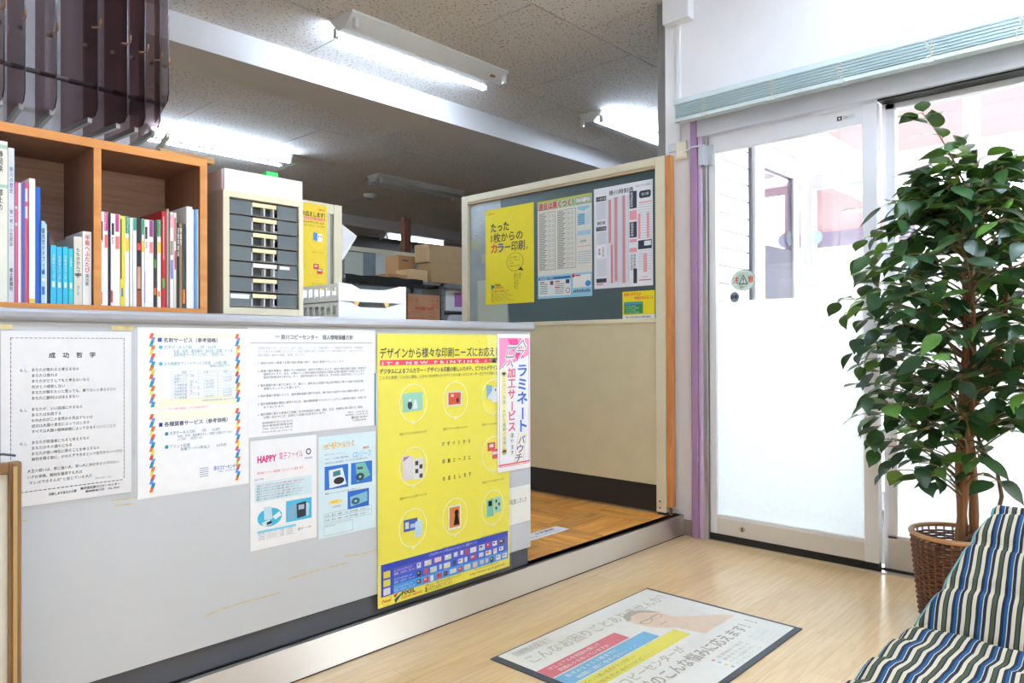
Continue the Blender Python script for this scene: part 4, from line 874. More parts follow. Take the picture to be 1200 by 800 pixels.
for i in range(7):
    z0 = CZ0 + .028 + i * dz; y0 = CY0 + .003 + (.0 if i % 3 else .003)
    b = B(dx0, dx1, y0, CY1 - .03, z0 + .001, z0 + .004); b.box(dx0, dx0 + .002, y0, CY1 - .03, z0 + .004, z0 + dz - .006); b.box(dx1 - .002, dx1, y0, CY1 - .03, z0 + .004, z0 + dz - .006); b.box(dx0, dx1, CY1 - .032, CY1 - .03, z0 + .004, z0 + dz - .006)
    d = b.build('drawer', SMD, cb)
    B(dx0, dx0 + .072, y0, y0 + .002, z0 + .004, z0 + dz - .004).build('clear_front', SMOKE, d)
    B(dx1 - .072, dx1, y0, y0 + .002, z0 + .004, z0 + dz - .004).build('clear_front', SMOKE, d)
    hx0, hx1 = dx0 + .076, dx1 - .076
    B(hx0, hx1, y0 - .002, y0 + .008, z0 + dz - .018, z0 + dz - .005).build('label_strip', WHITE if i == 2 else LABELM, d, .001)
    B(hx0, hx1, y0 + .02, y0 + .022, z0 + .004, z0 + dz - .019).build('pull_recess', SMOKE, d)
    for x in (hx0 - .004, (hx0 + hx1) / 2 - .002, hx1 - .012): B(x, x + .004, y0 - .001, y0 + .02, z0 + .004, z0 + dz - .019).build('pull_rib', FR, d)
    ph = (.006, .010, .022, .008, .003, .008, .003)[i]
    B(dx0 + .006, dx1 - .02, y0 + .024, CY1 - .06, z0 + .0045, z0 + .0045 + ph).build('paper_stack', PAPER, d)
    if i in (0, 2):
        q = (dx0 + .004, dx0 + .066, z0 + dz - .022, z0 + dz - .008) if i == 0 else (dx1 - .066, dx1 - .03, z0 + dz - .018, z0 + dz - .008)
        B(q[0], q[1], y0 - .0012, y0 - .0004, q[2], q[3]).build('paper_label', PAPER, d)

wx = thing('white_box', 'flat white cardboard box lying on top of the drawer cabinet', 'box', (1.18, 2.33, 1.534))
PB = M('pinkish_white_card', (240, 234, 238), .6, var=.01)
B(1.038, 1.306, 2.178, 2.50, 1.534, 1.602).build('box_body', PB, wx, .002)
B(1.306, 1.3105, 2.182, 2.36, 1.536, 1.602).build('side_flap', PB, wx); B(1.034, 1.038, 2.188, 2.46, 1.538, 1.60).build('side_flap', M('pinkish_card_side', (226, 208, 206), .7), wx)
gx = thing('green_box', 'small bright green box standing on the white box', 'box', (1.20, 2.28, 1.602))
p0, p1 = at(312.5, 200, 'y', 2.25), at(326, 203, 'y', 2.25)
B(p0.x, p1.x, 2.25, 2.36, 1.6025, (p0.z + p1.z) / 2).build('carton', M('bright_green_card', (50, 204, 90), .5), gx, .001)
s = Sheet(gx, 'y', 2.25, p0.x, p1.x, 1.6025, (p0.z + p1.z) / 2, (50, 204, 90), .0001, 'front_face'); s.text('SAKURA', .14, .62, .3, (220, 246, 226), .68, .02); s.done()

# letter trays: two stacked
def tray(name, z0, z1, label, papers):
    t = thing(name, label, 'letter tray', (1.61, 2.36, z0)); X0, X1, Y0, Y1 = 1.462, 1.763, 2.2, 2.52
    W2 = M('white_polypropylene', (240, 241, 242), .35, var=.01)
    B(X0, X1, Y0, Y1, z0, z0 + .003).build('base', W2, t)
    for x in (X0, X1 - .003):
        b = B(x, x + .003, Y0, Y1, z1 - .016, z1 - .004); b.box(x, x + .003, Y0, Y1, z0 + .003, z0 + .015)
        for k in range(9):
            y = Y0 + k * (Y1 - Y0 - .012) / 8; b.box(x, x + .003, y, y + .012, z0 + .015, z1 - .016)
        b.build('slotted_side', W2, t)
    B(X0, X1, Y1 - .003, Y1, z0, z1 - .004).build('back_wall', W2, t)
    h = z1 - z0
    pts = [(X0, z0), (X1, z0), (X1, z1), (X1 - .03, z1 - .001), (X1 - .10, z1 - .3 * h), (X0 + .09, z1 - .3 * h), (X0 + .055, z1 - .004), (X0, z1)]
    MB().prism([(x, Y0 - .003, z) for x, z in pts], (0, .003, 0)).build('front_lip', W2, t)
    for k in range(papers): B(X0 + .012 + .004 * (k % 2), X1 - .02 - .006 * (k % 3), Y0 + .004 + .003 * (k % 2), Y1 - .012, z0 + .0035 + k * .005, z0 + .0075 + k * .005).build('paper_stack', PAPER, t)
    return t
t = tray('letter_tray', CT_TOP + .0005, CT_TOP + .064, 'lower of two white slotted letter trays stacked beside the drawer cabinet', 8)
for x in (1.52, 1.655): MB().prism([(x, 2.1962, CT_TOP + .066), (x + .03, 2.1962, CT_TOP + .066), (x + .022, 2.1962, CT_TOP + .05), (x + .012, 2.1962, CT_TOP + .05)], (0, .0006, 0)).build('orange_tab', M('orange_tab', (244, 196, 120), .5), t)
tray('letter_tray', CT_TOP + .0645, CT_TOP + .13, 'upper of two white slotted letter trays stacked beside the drawer cabinet', 4)

# ================================================================== LOW CREAM SCREEN WITH SMALL YELLOW POSTER (behind the counter)
YS2 = 2.9
sc_ = thing('low_screen', 'low cream framed screen standing behind the counter with a yellow poster', 'partition', (1.5, 2.92, .104))
B(1.905, 1.95, YS2, YS2 + .045, .104, 1.706).build('frame_post', CREAM, sc_, .003); B(1.06, 1.10, YS2, YS2 + .045, .104, 1.706).build('frame_post', CREAM, sc_, .003)
B(1.10, 1.905, YS2, YS2 + .045, 1.66, 1.706).build('frame_rail', CREAM, sc_, .003); B(1.10, 1.905, YS2, YS2 + .045, .104, .2).build('frame_rail', CREAM, sc_, .003)
B(1.885, 1.905, YS2 + .01, YS2 + .04, .2, 1.66).build('inner_bead', M('grey_bead', (150, 146, 132), .5), sc_)
B(1.10, 1.885, YS2 + .001, YS2 + .032, .2, 1.66).build('infill_panel', M('milky_panel', (196, 196, 182), .4, var=.05), sc_)
MB().tube([(1.93, YS2 + .02, 1.712), (1.948, YS2 + .02, 1.70), (1.962, YS2 + .02, 1.655)], .0016, 6).build('wire', DARK, sc_)
q = at(383, 240, 'y', YS2); rt = thing('small_design_poster', 'smaller yellow poster fixed to the low screen between cabinet and trays', 'poster', (1.70, YS2, 1.05))
s = Sheet(rt, 'y', YS2 - .0002, 1.51, q.x, q.z - .60, q.z - .005, (242, 208, 30))
s.text('Canon', .87, .045, .022, (220, 60, 40), .10, .03); s.text('お応えします！', .64, .096, .042, (30, 28, 34), .33, .03); s.rect(.5, .105, .97, .122, (236, 60, 70)); s.text('PRINTING STYLE', .6, .119, .012, (250, 220, 220), .36, .03)
s.text('ピクセルデザインサービス', .60, .15, .02, (60, 50, 40), .36, .02); s.text('手軽に注文できます。さらに安心', .58, .172, .014, (70, 60, 40), .4)
for y in (.26, .50, .73): s.ring(.86, y, .105, .075, .035, (250, 238, 130), 2); s.ring(.55, y, .105, .075, .035, (250, 238, 130), 2)
s.poly([(.80, .215), (.86, .22), (.86, .28), (.80, .275)], (60, 130, 210), 3); s.rect(.86, .225, .93, .285, (244, 244, 248), 3); s.rect(.875, .235, .885, .25, (30, 30, 40), 4); s.rect(.905, .235, .915, .25, (30, 30, 40), 4)
s.rect(.80, .455, .88, .495, (220, 40, 46), 3); s.rect(.815, .465, .86, .478, (246, 230, 230), 4); s.rect(.85, .49, .93, .53, (220, 50, 50), 4); s.rect(.86, .497, .92, .508, (246, 240, 240), 5)
s.rect(.79, .70, .86, .77, (90, 170, 110), 3); s.rect(.81, .705, .845, .73, (24, 30, 34), 4); s.rect(.865, .70, .93, .76, (150, 210, 160), 3)
for y in (.37, .61): s.text('豊富なデザインから選べます', .78, y, .010, (110, 90, 30), .17)
s.done()
fp = thing('folded_paper', 'folded white paper sticking out beside the right post of the low screen', 'paper', (1.98, 2.96, 1.4))
P = [at(401, 263, 'y', 2.95), at(418.5, 276.5, 'y', 2.95), at(402, 304, 'y', 2.95), at(392, 310, 'y', 2.95), at(392, 262, 'y', 2.95)]
MB().prism(P, (0, .0008, 0)).build('sheet', PAPER, fp)
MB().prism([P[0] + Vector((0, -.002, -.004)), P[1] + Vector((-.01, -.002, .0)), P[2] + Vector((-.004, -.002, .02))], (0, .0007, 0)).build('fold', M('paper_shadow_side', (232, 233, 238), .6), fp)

# ================================================================== HANGING DISPLAY OF SMOKED ACRYLIC PANELS
rk = thing('panel_display_rack', 'row of smoked brown acrylic display panels hanging fanned above the bookcase', 'display rack', (.8, 2.62, 1.75))
ACR = glassmat('smoked_acrylic', (204, 190, 190), .015, .05, .3); RAILM = M('satin_aluminium', (150, 144, 136), .35, .7)
EDG = M('acrylic_edge', (40, 34, 44), .2)
FAN = [(-42, -18), (-16, 4), (8, 28.5), (41, 65.5), (71, 114), (97, 149), (122, 169.5), (152, 187), (181, 197)]
for i, (pf_, pn) in enumerate(FAN):
    f = at(pf_, 150, 'y', 2.75); n = at(pn, 130, 'y', 2.45); zb = 1.762 if i < 8 else 1.862
    A = Vector((f.x, 2.75, 0)); N = Vector((n.x, 2.45, 0)); d = (N - A); sd = Vector((-d.y, d.x, 0)).normalized() * .003
    zz = lambda v, z: Vector((v.x, v.y, z))
    C1, C2 = A + d * .92, N
    o = MB().prism([zz(A, zb), zz(C1, zb), zz(C2, zb + .022), zz(C2, 2.70), zz(A, 2.70)], sd).build('acrylic_panel', ACR, rk)
    MB().prism([zz(C1, zb), zz(C2, zb + .022), zz(C2, 2.70), zz(C2, 2.70) - d * .008, zz(C2, zb + .024) - d * .008, zz(C1, zb + .002)], sd * 1.05).build('polished_edge', EDG, o)
    # aluminium channel under the panel
    r0, r1 = A + d * -.1, A + d * .80; zr = zb - .012 if i < 8 else 1.738
    if i == 8: r0, r1 = A + d * -.1, N + d * .0
    s3_ = sd * 1.7
    MB().prism([zz(r0, zr) - s3_, zz(r1, zr) - s3_, zz(r1, zr + .016) - s3_, zz(r0, zr + .016) - s3_], s3_ * 2.4).build('bottom_channel', RAILM if i < 8 else M('cream_channel', (214, 206, 186), .5), rk)
    # hooks near the free edge
    for fz in (1.99, 2.24):
        zq = fz + .012 * ((i * 3) % 4) - .02
        if i == 4: zq += .06
        hk = MB(); pth = [zz(N, zq) - d * .03 - sd * 4, zz(N, zq), zz(N, zq) + d * .05 + Vector((0, 0, -.001)), zz(N, zq) + d * .075 + Vector((0, 0, .006)), zz(N, zq) + d * .078 + Vector((0, 0, .02))]
        hk.tube(pth, .003, 6); hk.build('hook', M('brass_hook', (150, 118, 92), .4, .8), rk)
    MB().tube([zz(A + d * .7, 2.0) - sd * 2, zz(A + d * .7, 2.0) + sd * 3], .006, 8).build('stud', M('steel_stud', (130, 128, 126), .3, .9), rk)
MB().tube([(.2, 2.69, 1.945), (1.06, 2.69, 1.915)], .008, 10).build('support_rod', M('grey_rod', (120, 118, 118), .4, .5), rk)
for x in (.40, 1.0): B(x, x + .02, 2.69, 2.86, 1.905, 1.95).build('wall_bracket', RAILM, rk)
for x in (.46, .60, .73): B(x, x + .012, 2.855, 2.86, 1.7, 3.0).build('wall_slot_strip', M('slot_strip', (196, 198, 196), .4, .4), rk)

# ================================================================== FLUORESCENT LAMPS
def fluor(x0, x1, yc, lit, label, cat_z=CEIL, glow=('lit_tube', TUBE)):
    t = thing('fluorescent_lamp', label, 'ceiling light', ((x0 + x1) / 2, yc, cat_z - .09))
    z = cat_z
    MB().prism([(x0, yc - .115, z - .012), (x0, yc - .115, z), (x0, yc + .115, z), (x0, yc + .115, z - .012), (x0, yc + .035, z - .085), (x0, yc - .035, z - .085)], (x1 - x0, 0, 0)).build('housing', M('lamp_white_enamel', (238, 238, 234), .35, var=.01), t, .002)
    for sgn in (-1, 1):
        y = yc + sgn * .10
        for x in (x0 + .02, x1 - .045):
            b = MB(); b.box(x, x + .025, y - .016, y + .016, z - .10, z - .04); b.build('socket', WHITE, t, .003)
        on = sgn in lit
        MB().tube([(x0 + .045, y, z - .078), (x1 - .045, y, z - .078)], .0165, 12).build('tube', emit(glow[0], (212, 231, 255), glow[1]) if on else M('unlit_tube', (206, 206, 202), .3), t, 0, True) if (on or lit == ()) else None
    return t
l1 = fluor(2.47, 3.80, 3.68, (1,), 'lit fluorescent batten on the ceiling in front of the white beam, upper middle')
B(3.66, 3.70, 3.60, 3.63, CEIL - .062, CEIL - .050).build('rating_label', M('brown_label', (176, 140, 96), .5), l1)
fluor(4.94, 6.27, 3.70, (-1,), 'lit fluorescent batten whose end meets the top of the cream partition')
fluor(2.50, 3.93, 6.82, (-1, 1), 'lit fluorescent batten behind the beam above the bookcase end')
fluor(5.02, 6.36, 6.85, (), 'unlit fluorescent batten on the dark office ceiling')
fluor(7.75, 9.1, 10.3, (-1,), 'lit fluorescent batten far back above the stacked cartons', CEIL, ('lit_tube_far', 9.0))
fluor(.15, 1.48, .45, (-1, 1), 'unseen lit fluorescent batten added over the waiting area near the viewer', CEIL, ('lit_tube_lobby_added', ADDED_LOBBY_TUBE))  # added out of view to brighten the counter front and floor
fluor(1.95, 3.28, .45, (-1, 1), 'unseen lit fluorescent batten added over the waiting area near the windows', CEIL, ('lit_tube_lobby_added', ADDED_LOBBY_TUBE))  # second added batten, out of view, brightens the entrance wall and floor
fluor(-.4, .93, 6.82, (-1, 1), 'unseen lit fluorescent batten added in the hidden left of the office')  # unseen batten added to brighten the office
q = at(434, 228, 'z', CEIL)
t = thing('smoke_detector', 'small round white smoke detector beneath the unlit ceiling batten', 'smoke detector', (q.x, q.y, CEIL - .05))
MB().lathe([(0, 0), (.05, .002), (.062, .02), (.085, .03), (.09, .05)], (q.x, q.y, CEIL - .05), 24).build('casing', WHITE, t, 0, True); MB().lathe([(.04, 0), (.05, -.006), (.03, -.01), (0, -.01)], (q.x, q.y, CEIL - .05), 20).build('sensor_cap', M('grey_cap', (180, 180, 178), .5), t, 0, True)

# ================================================================== BACK OF THE OFFICE
GP = thing('back_partition', 'far office partition of textured glass panes with pale sheets pasted on', 'partition', (5.0, 6.45, .104))
B(3.2, 6.4, 6.43, 6.47, 2.05, 2.10).build('frame_rail', CREAM, GP, .003); B(3.2, 6.4, 6.43, 6.47, 1.0, 1.05).build('frame_rail', CREAM, GP, .003); B(3.2, 6.4, 6.44, 6.46, .104, 1.0).build('lower_panel', TAN, GP)
for i in range(4): B(3.25 + i * .78, 3.25 + i * .78 + .775, 6.445, 6.455, 1.05, 2.05).build('textured_pane', M('grey_blue_glass', (130, 144, 148), .25, 0, .15, 8, bump=.5, bscale=90), GP)
for (x0, y0, x1, y1, c) in ((404, 294, 426, 327, (196, 204, 188)), (441, 297, 468, 330, (206, 212, 206)), (466, 300, 489, 306, (176, 190, 184))):
    a, c2 = at(x0, y0, 'y', 6.43), at(x1, y1, 'y', 6.43); B(a.x, c2.x, 6.436, 6.444, c2.z, a.z).build('pasted_sheet', ink(c), GP)
p0, p1 = at(472, 262, 'y', 6.5), at(480, 262, 'y', 6.5)
po = tag(B(p0.x, p1.x, 6.472, 6.54, .104, 2.50).build('wooden_post', grain('dark_red_wood', (96, 52, 34), (130, 74, 50), 'z', .5), None, .003), 'dark brown wooden post rising above the far office partition', 'post')
MB().tube([(p0.x - .05, 6.50, 2.06), (p0.x - .02, 6.50, 2.25), (p0.x + .005, 6.468, 2.44)], .006, 6).build('cord', M('jute', (120, 92, 64), .9), po)
RK = M('grey_rack_steel', (126, 128, 130), .5, .4)
rack = thing('steel_rack', 'grey slotted steel shelving rack loaded with cartons behind the counter', 'shelf', (4.1, 5.1, .104))
RX = (3.42, 4.33, 5.3)
for x in RX:
    for y in (4.9, 5.32):
        b = B(x, x + .035, y, y + .004, .104, 1.61); b.box(x, x + .004, y, y + .035, .104, 1.61); b.build('upright', RK, rack)
    for k in range(4): MB().tube([(x + .018, 4.8985, 1.56 - k * .06), (x + .018, 4.9005, 1.56 - k * .06)], .006, 8).build('bolt', M('dark_bolt', (50, 50, 52), .5), rack)
for z, m in ((1.588, RK), (1.15, RK), (.6, RK)): B(3.42, 5.335, 4.905, 5.355, z, z + .022).build('shelf_board', m, rack)
B(4.33, 5.33, 4.90, 4.905, 1.572, 1.61).build('shelf_lip', RK, rack)
def carton(nm, label, x0, x1, y0, y1, z0, z1, mat=CARD, flap=True):
    t = thing(nm, label, 'box', ((x0 + x1) / 2, (y0 + y1) / 2, z0))
    B(x0, x1, y0, y1, z0, z1).build('carton', mat, t, .003)
    if flap: B(x0 + .004, x1 - .004, (y0 + y1) / 2 - .025, (y0 + y1) / 2 + .025, z1, z1 + .0008).build('packing_tape', M('parcel_tape', (150, 112, 70), .3), t)
    return t
DC = M('drab_cardboard', (160, 132, 92), .8, var=.05); LC = M('light_cardboard', (196, 162, 118), .8, var=.05); OC = M('ochre_cardboard', (164, 122, 74), .8)
carton('cardboard_carton', 'lower of two long drab cartons stacked on the steel rack beside the partition', 4.215, 5.0, 4.9, 5.10, 1.6115, 1.79, DC)
carton('cardboard_carton', 'upper of two long drab cartons stacked on the steel rack beside the partition', 4.20, 4.98, 4.91, 5.11, 1.7915, 1.955, DC)
carton('cardboard_carton', 'light brown small carton beside the two long stacked cartons', 4.0, 4.19, 4.92, 5.12, 1.6115, 1.715, LC)
t = carton('cardboard_carton', 'ochre carton with blue mark behind the light brown carton', 4.05, 4.24, 5.15, 5.34, 1.6115, 1.86, OC)
B(4.09, 4.16, 5.1475, 5.149, 1.81, 1.822).build('blue_mark', ink((40, 60, 110)), t)
carton('cardboard_carton', 'flat brown carton at the left end of the small cartons', 3.76, 3.97, 4.93, 5.2, 1.6115, 1.66, OC)
bs = thing('black_sheet', 'black plastic sheet crumpled over the top left of the steel rack', 'plastic sheet', (3.6, 4.95, 1.53))
def crump(u, v):
    x = 3.30 + u * .80; return (x, 4.865 + .018 * math.sin(9 * u), 1.622 - v * (.06 + .010 * math.sin(11 * u + 1)) + .003 * math.sin(23 * u))
b = MB(); b.grid(crump, 30, 4); b.grid(lambda u, v: (3.30 + u * .80, 4.865 + .018 * math.sin(9 * u) + v * .06, 1.622 + .003 * math.sin(23 * u) * (1 - v)), 30, 2); b.build('sheet', M('black_plastic', (26, 25, 24), .3), bs, 0, True)
t = carton('paper_carton', 'brown paper carton with red printing right behind the letter trays', 3.93, 4.29, 4.87, 5.2, 1.1725, 1.495, M('reddish_cardboard', (178, 128, 92), .8, var=.04), False)
s = Sheet(t, 'y', 4.87, 3.93, 4.29, 1.1725, 1.495, (178, 128, 92), .0002, 'front_face', mat=M('reddish_cardboard', (178, 128, 92)))
RP = (196, 62, 52)
s.text('PPC用紙　N70', .22, .42, .11, RP, .56, .03); s.text('中性紙・再生紙', .10, .50, .06, RP, .30); s.text('A4 210x297', .58, .50, .06, RP, .28); s.frame(.74, .24, .94, .34, .012, RP); s.text('2500', .77, .32, .07, RP, .14)
s.text('A4 500枚x5冊', .58, .60, .06, RP, .28); s.frame(.10, .62, .55, .78, .01, RP); s.text('環境マーク', .14, .74, .09, RP, .36); s.rect(.02, .88, .18, .95, (50, 60, 140)); s.text('注意', .58, .82, .06, RP, .3)
for x in (.1, .25, .75, .9): s.rect(x, .13, x + .02, .18, (110, 74, 50))
s.done()
t = carton('cardboard_carton', 'plain brown carton half hidden between the printed carton and black sheet', 3.66, 3.92, 4.97, 5.3, 1.1725, 1.52, OC)
t = thing('storage_case', 'white storage case with purple panel on the rack right of the steel upright', 'case', (4.6, 5.1, 1.1725))
B(4.44, 4.85, 4.97, 5.3, 1.37, 1.575).build('case_body', WHITE, t, .004); B(4.44, 4.85, 4.96, 4.97, 1.37, 1.575).build('front_rim', WHITE, t, .002)
B(4.55, 4.85, 4.957, 4.96, 1.41, 1.54).build('purple_panel', ink((176, 110, 176)), t); B(4.40, 4.86, 4.95, 5.3, 1.1725, 1.195).build('stand', DARK, t)
B(4.41, 4.85, 4.96, 5.3, 1.355, 1.369).build('case_base', DARK, t); B(4.42, 4.44, 5.2, 5.3, 1.195, 1.36).build('stand_post', DARK, t)
t = thing('bagged_stack', 'clear bagged stack of white goods under the white storage case', 'package', (4.6, 5.05, 1.1955))
def pil(u, v):
    a = u * 2 * math.pi; rx, rz = .19, .068; cx, sx = math.cos(a), math.sin(a); p = .45
    return (4.64 + rx * math.copysign(abs(cx) ** p, cx) + .004 * math.sin(40 * v + a * 3), 4.955 + v * .23, 1.267 + rz * math.copysign(abs(sx) ** p, sx) + .003 * math.sin(31 * u * 6 + 9 * v))
b = MB(); b.grid(pil, 32, 8); n0 = len(b.v)
b.add([pil(i / 32, 0) for i in range(32)], [tuple(range(32))]); b.build('bag', M('glossy_bag', (206, 208, 216), .2, var=.1, scale=20, bump=.6, bscale=50), t, 0, True)

# ================================================================== ENTRANCE WALL FITTINGS
bl = thing('venetian_blind', 'pale teal venetian blind pulled up above the entrance door', 'blind', (3.5, .9, 2.25))
TEAL = M('teal_slat', (196, 218, 220), .3, .1, .03); PALE = M('pale_aqua_rail', (218, 232, 234), .4)
bx = lambda y0, y1, x0, x1, z0, z1, nm, m, p=bl, bv=.001: B(x0, x1, y0, y1, z0, z1).build(nm, m, p, bv)
YB0, YB1 = -.9, 2.038
bx(YB0, YB1, 3.47, 3.535, 2.345, 2.372, 'head_rail', PALE); bx(YB0, YB1 - .004, 3.475, 3.53, 2.252, 2.272, 'bottom_rail', PALE)
for k in range(15):
    z = 2.2735 + k * .0047; xo = .002 * math.sin(k * 2.1)
    MB().prism([(3.470 + xo, YB0 + .01, z), (3.503 + xo, YB0 + .01, z + .0012), (3.529 + xo, YB0 + .01, z), (3.529 + xo, YB0 + .01, z + .003), (3.503 + xo, YB0 + .01, z + .0042), (3.470 + xo, YB0 + .01, z + .003)], (0, YB1 - YB0 - .02, 0)).build('slat', TEAL, bl)
for px, py in ((824, 140), (904, 108), (984, 84), (1089, 60), (1196, 33)):
    q = at(px, py, 'x', 3.47); r_ = random.Random(px)
    b = MB(); pth = [(3.468 - .004 * r_.random(), q.y + r_.uniform(-.012, .016), 2.345 - k * .0085) for k in range(11)]
    b.tube(pth, .0022, 5); pth = [(3.469, q.y - .01 + r_.uniform(-.01, .012), 2.343 - k * .0085) for k in range(11)]; b.tube(pth, .0018, 5)
    o = b.build('ladder_cord', M('white_cord', (232, 228, 214), .8), bl); o['kind'] = 'stuff'
    bx(q.y - .02, q.y + .015, 3.465, 3.48, 2.246, 2.256, 'cord_button', M('clear_button', (216, 224, 220), .3))
for y in (1.87, 1.05, .2): bx(y - .012, y + .012, 3.49, 3.61, 2.372, 2.38, 'bracket', M('tan_bracket', (170, 160, 140), .4, .5))
sw = thing('switch_box', 'cream wall switch box on the white pier left of the mauve post', 'switch', (3.6, 2.06, 2.08))
B(3.582, 3.61, 2.026, 2.089, 2.078, 2.178).build('casing', M('ivory_plastic', (236, 228, 204), .4), sw, .004); B(3.579, 3.582, 2.034, 2.078, 2.09, 2.13).build('cover', M('ivory_cover', (238, 231, 210), .4), sw, .002)
MB().tube([(3.585, 2.03, 2.115), (3.582, 2.01, 2.122), (3.575, 1.985, 2.128), (3.57, 1.955, 2.126), (3.57, 1.935, 2.124)], .005, 8).build('cable', WHITE, sw, 0, True)
B(3.595, 3.61, 2.092, 2.145, 2.132, 2.178).build('side_cover', M('grey_white_cover', (222, 226, 226), .4), sw, .002)
cd = thing('cable_duct', 'white vertical cable duct running down the pier to the switch box', 'cable duct', (3.6, 2.08, 2.18))
B(3.592, 3.61, 2.068, 2.09, 2.179, 2.835).build('duct', WHITE, cd, .002)
jb = thing('wall_unit', 'white rectangular wall unit high on the pier at the top of the picture', 'wall unit', (3.58, 2.08, 2.836))
B(3.545, 3.61, 1.985, 2.15, 2.836, 2.985).build('casing', WHITE, jb, .006); B(3.541, 3.545, 2.0, 2.135, 2.85, 2.97).build('cover', WHITE, jb, .002)

# ================================================================== FLOOR ITEMS
mt_ = thing('floor_mat', 'printed advertising floor mat with dark border on the pale wooden floor', 'mat', (2.22, 1.39, 0))
MX0, MX1, MY0, MY1 = 1.735, 2.70, 1.055, 1.722
B(MX0, MX1, MY0, MY1, .0005, .004).build('border', M('charcoal_mat_edge', (70, 74, 82), .5), mt_, .0015)
s = Sheet(mt_, 'z', .004, MX0 + .03, MX1 - .018, MY0 + .024, MY1 - .008, (234, 232, 224), .0006, 'print_sheet', rough=.25)
GR = (182, 174, 162); DG = (158, 151, 140)
s.text('印刷物の発注で', .045, .085, .07, GR, .20, .01); s.text('こんなお困りごとありませんか？', .045, .195, .10, GR, .92, .012)
for i, (c, wd) in enumerate((((206, 112, 122), .47), ((120, 178, 210), .56), ((226, 214, 96), .66))):
    s.rect(-.0 + .0, .27 + i * .115, wd, .375 + i * .115, c, 1)
    s.text(('マニュアルを何回も探して', '急ぎの１０００枚までに', 'イベント用の販売チラシがほしい')[i], .04, .315 + i * .115, .034, (240, 232, 226) if i < 2 else (150, 140, 90), .30); s.text(('見積もりを作っていますが・・・', '納期に間に合わない・・・', '印刷もたのみたいけど・・・')[i], .06, .36 + i * .115, .034, (240, 232, 226) if i < 2 else (150, 140, 90), .36)
s.text('掛川コピーセンターが', .02, .695, .075, GR, .50, .02); s.text('お客様のこんな悩みに応えます！！', .02, .81, .10, DG, 1.0 * .93, .02)
for i, c in enumerate(((220, 150, 160), (150, 190, 224), (230, 216, 120), (170, 166, 160))):
    s.ell(.50 + .0 * i, .865 + i * .036, .008, .010, c, 2); s.text(('見積無料で格安', '業務をおまかせ', 'カラー印刷も早い', 'デジタルプリント')[i], .53, .878 + i * .036, .03, (176, 170, 160), .2); s.text(('選べます', '安心納期', '小ロットから', 'データ作成')[i], .78, .878 + i * .036, .028, (196, 192, 184), .12)
# faint head and shoulders of the man printed on the mat
HEAD = [(.60, .23), (.63, .17), (.68, .15), (.735, .17), (.77, .22), (.785, .30), (.775, .37), (.80, .43), (.86, .50), (.93, .58), (.97, .66), (.70, .66), (.69, .56), (.68, .49), (.645, .45), (.615, .38), (.60, .30)]
s.poly(HEAD, (220, 196, 174), 1); s.poly([(.60, .23), (.63, .17), (.68, .15), (.735, .17), (.77, .22), (.785, .30), (.76, .27), (.72, .205), (.66, .20), (.62, .24)], (176, 168, 152), 2)
s.rect(.615, .30, .765, .306, (160, 148, 136), 2); s.ring(.655, .315, .035, .028, .12, (160, 148, 136), 2); s.ring(.73, .315, .035, .028, .12, (160, 148, 136), 2); s.rect(.665, .40, .715, .407, (196, 160, 146), 2); s.done()

fl_ = thing('floor_label', 'white paper label stuck on the oak parquet at the end of the counter', 'label', (2.6, 2.4, .111))
q0, q1, q2, q3 = at(600, 642, 'z', .1115), at(646, 616, 'z', .1115), at(667, 621, 'z', .1115), at(621, 635, 'z', .1115)
s = Sheet(fl_, 'z', .1112, 2.45, 2.93, 2.33, 2.42, (232, 234, 238), .0006)
s.text('土足厳禁', .58, .42, .3, (60, 62, 70), .3, .02); s.text('ここでくつをぬいで下さい', .1, .82, .3, (110, 114, 122), .8); s.done()

pc = thing('picture_frame', 'brown wooden picture frame leaning upright at the left edge before the counter', 'picture frame', (.1, 2.0, 0))
WF = grain('frame_wood', (112, 82, 52), (150, 116, 78), 'z', .45, 40.)
FX1 = .462
for a in ((FX1 - .026, FX1, .0005, .785), (-.35, -.324, .0005, .785)): 
    o = B(a[0], a[1], 1.985, 2.012, a[2], a[3]).build('frame_stile', WF, pc, .003); B(a[0] + .008, a[1] - .010, 1.982, 1.985, a[2] + .01, a[3] - .01).build('bead', M('gilt_bead', (196, 164, 110), .4, .3), o)
for z in (.0005, .759): B(-.324, FX1 - .026, 1.985, 2.012, z, z + .026).build('frame_rail', WF, pc, .003)
B(-.324, FX1 - .026, 1.998, 2.006, .0265, .759).build('mount', M('ivory_mount', (240, 238, 228), .6), pc)
MB().tube([(.38, 2.01, .785), (.40, 2.012, .80), (.43, 2.012, .803), (.455, 2.01, .797)], .003, 6).build('hanging_hook', DARK, pc)

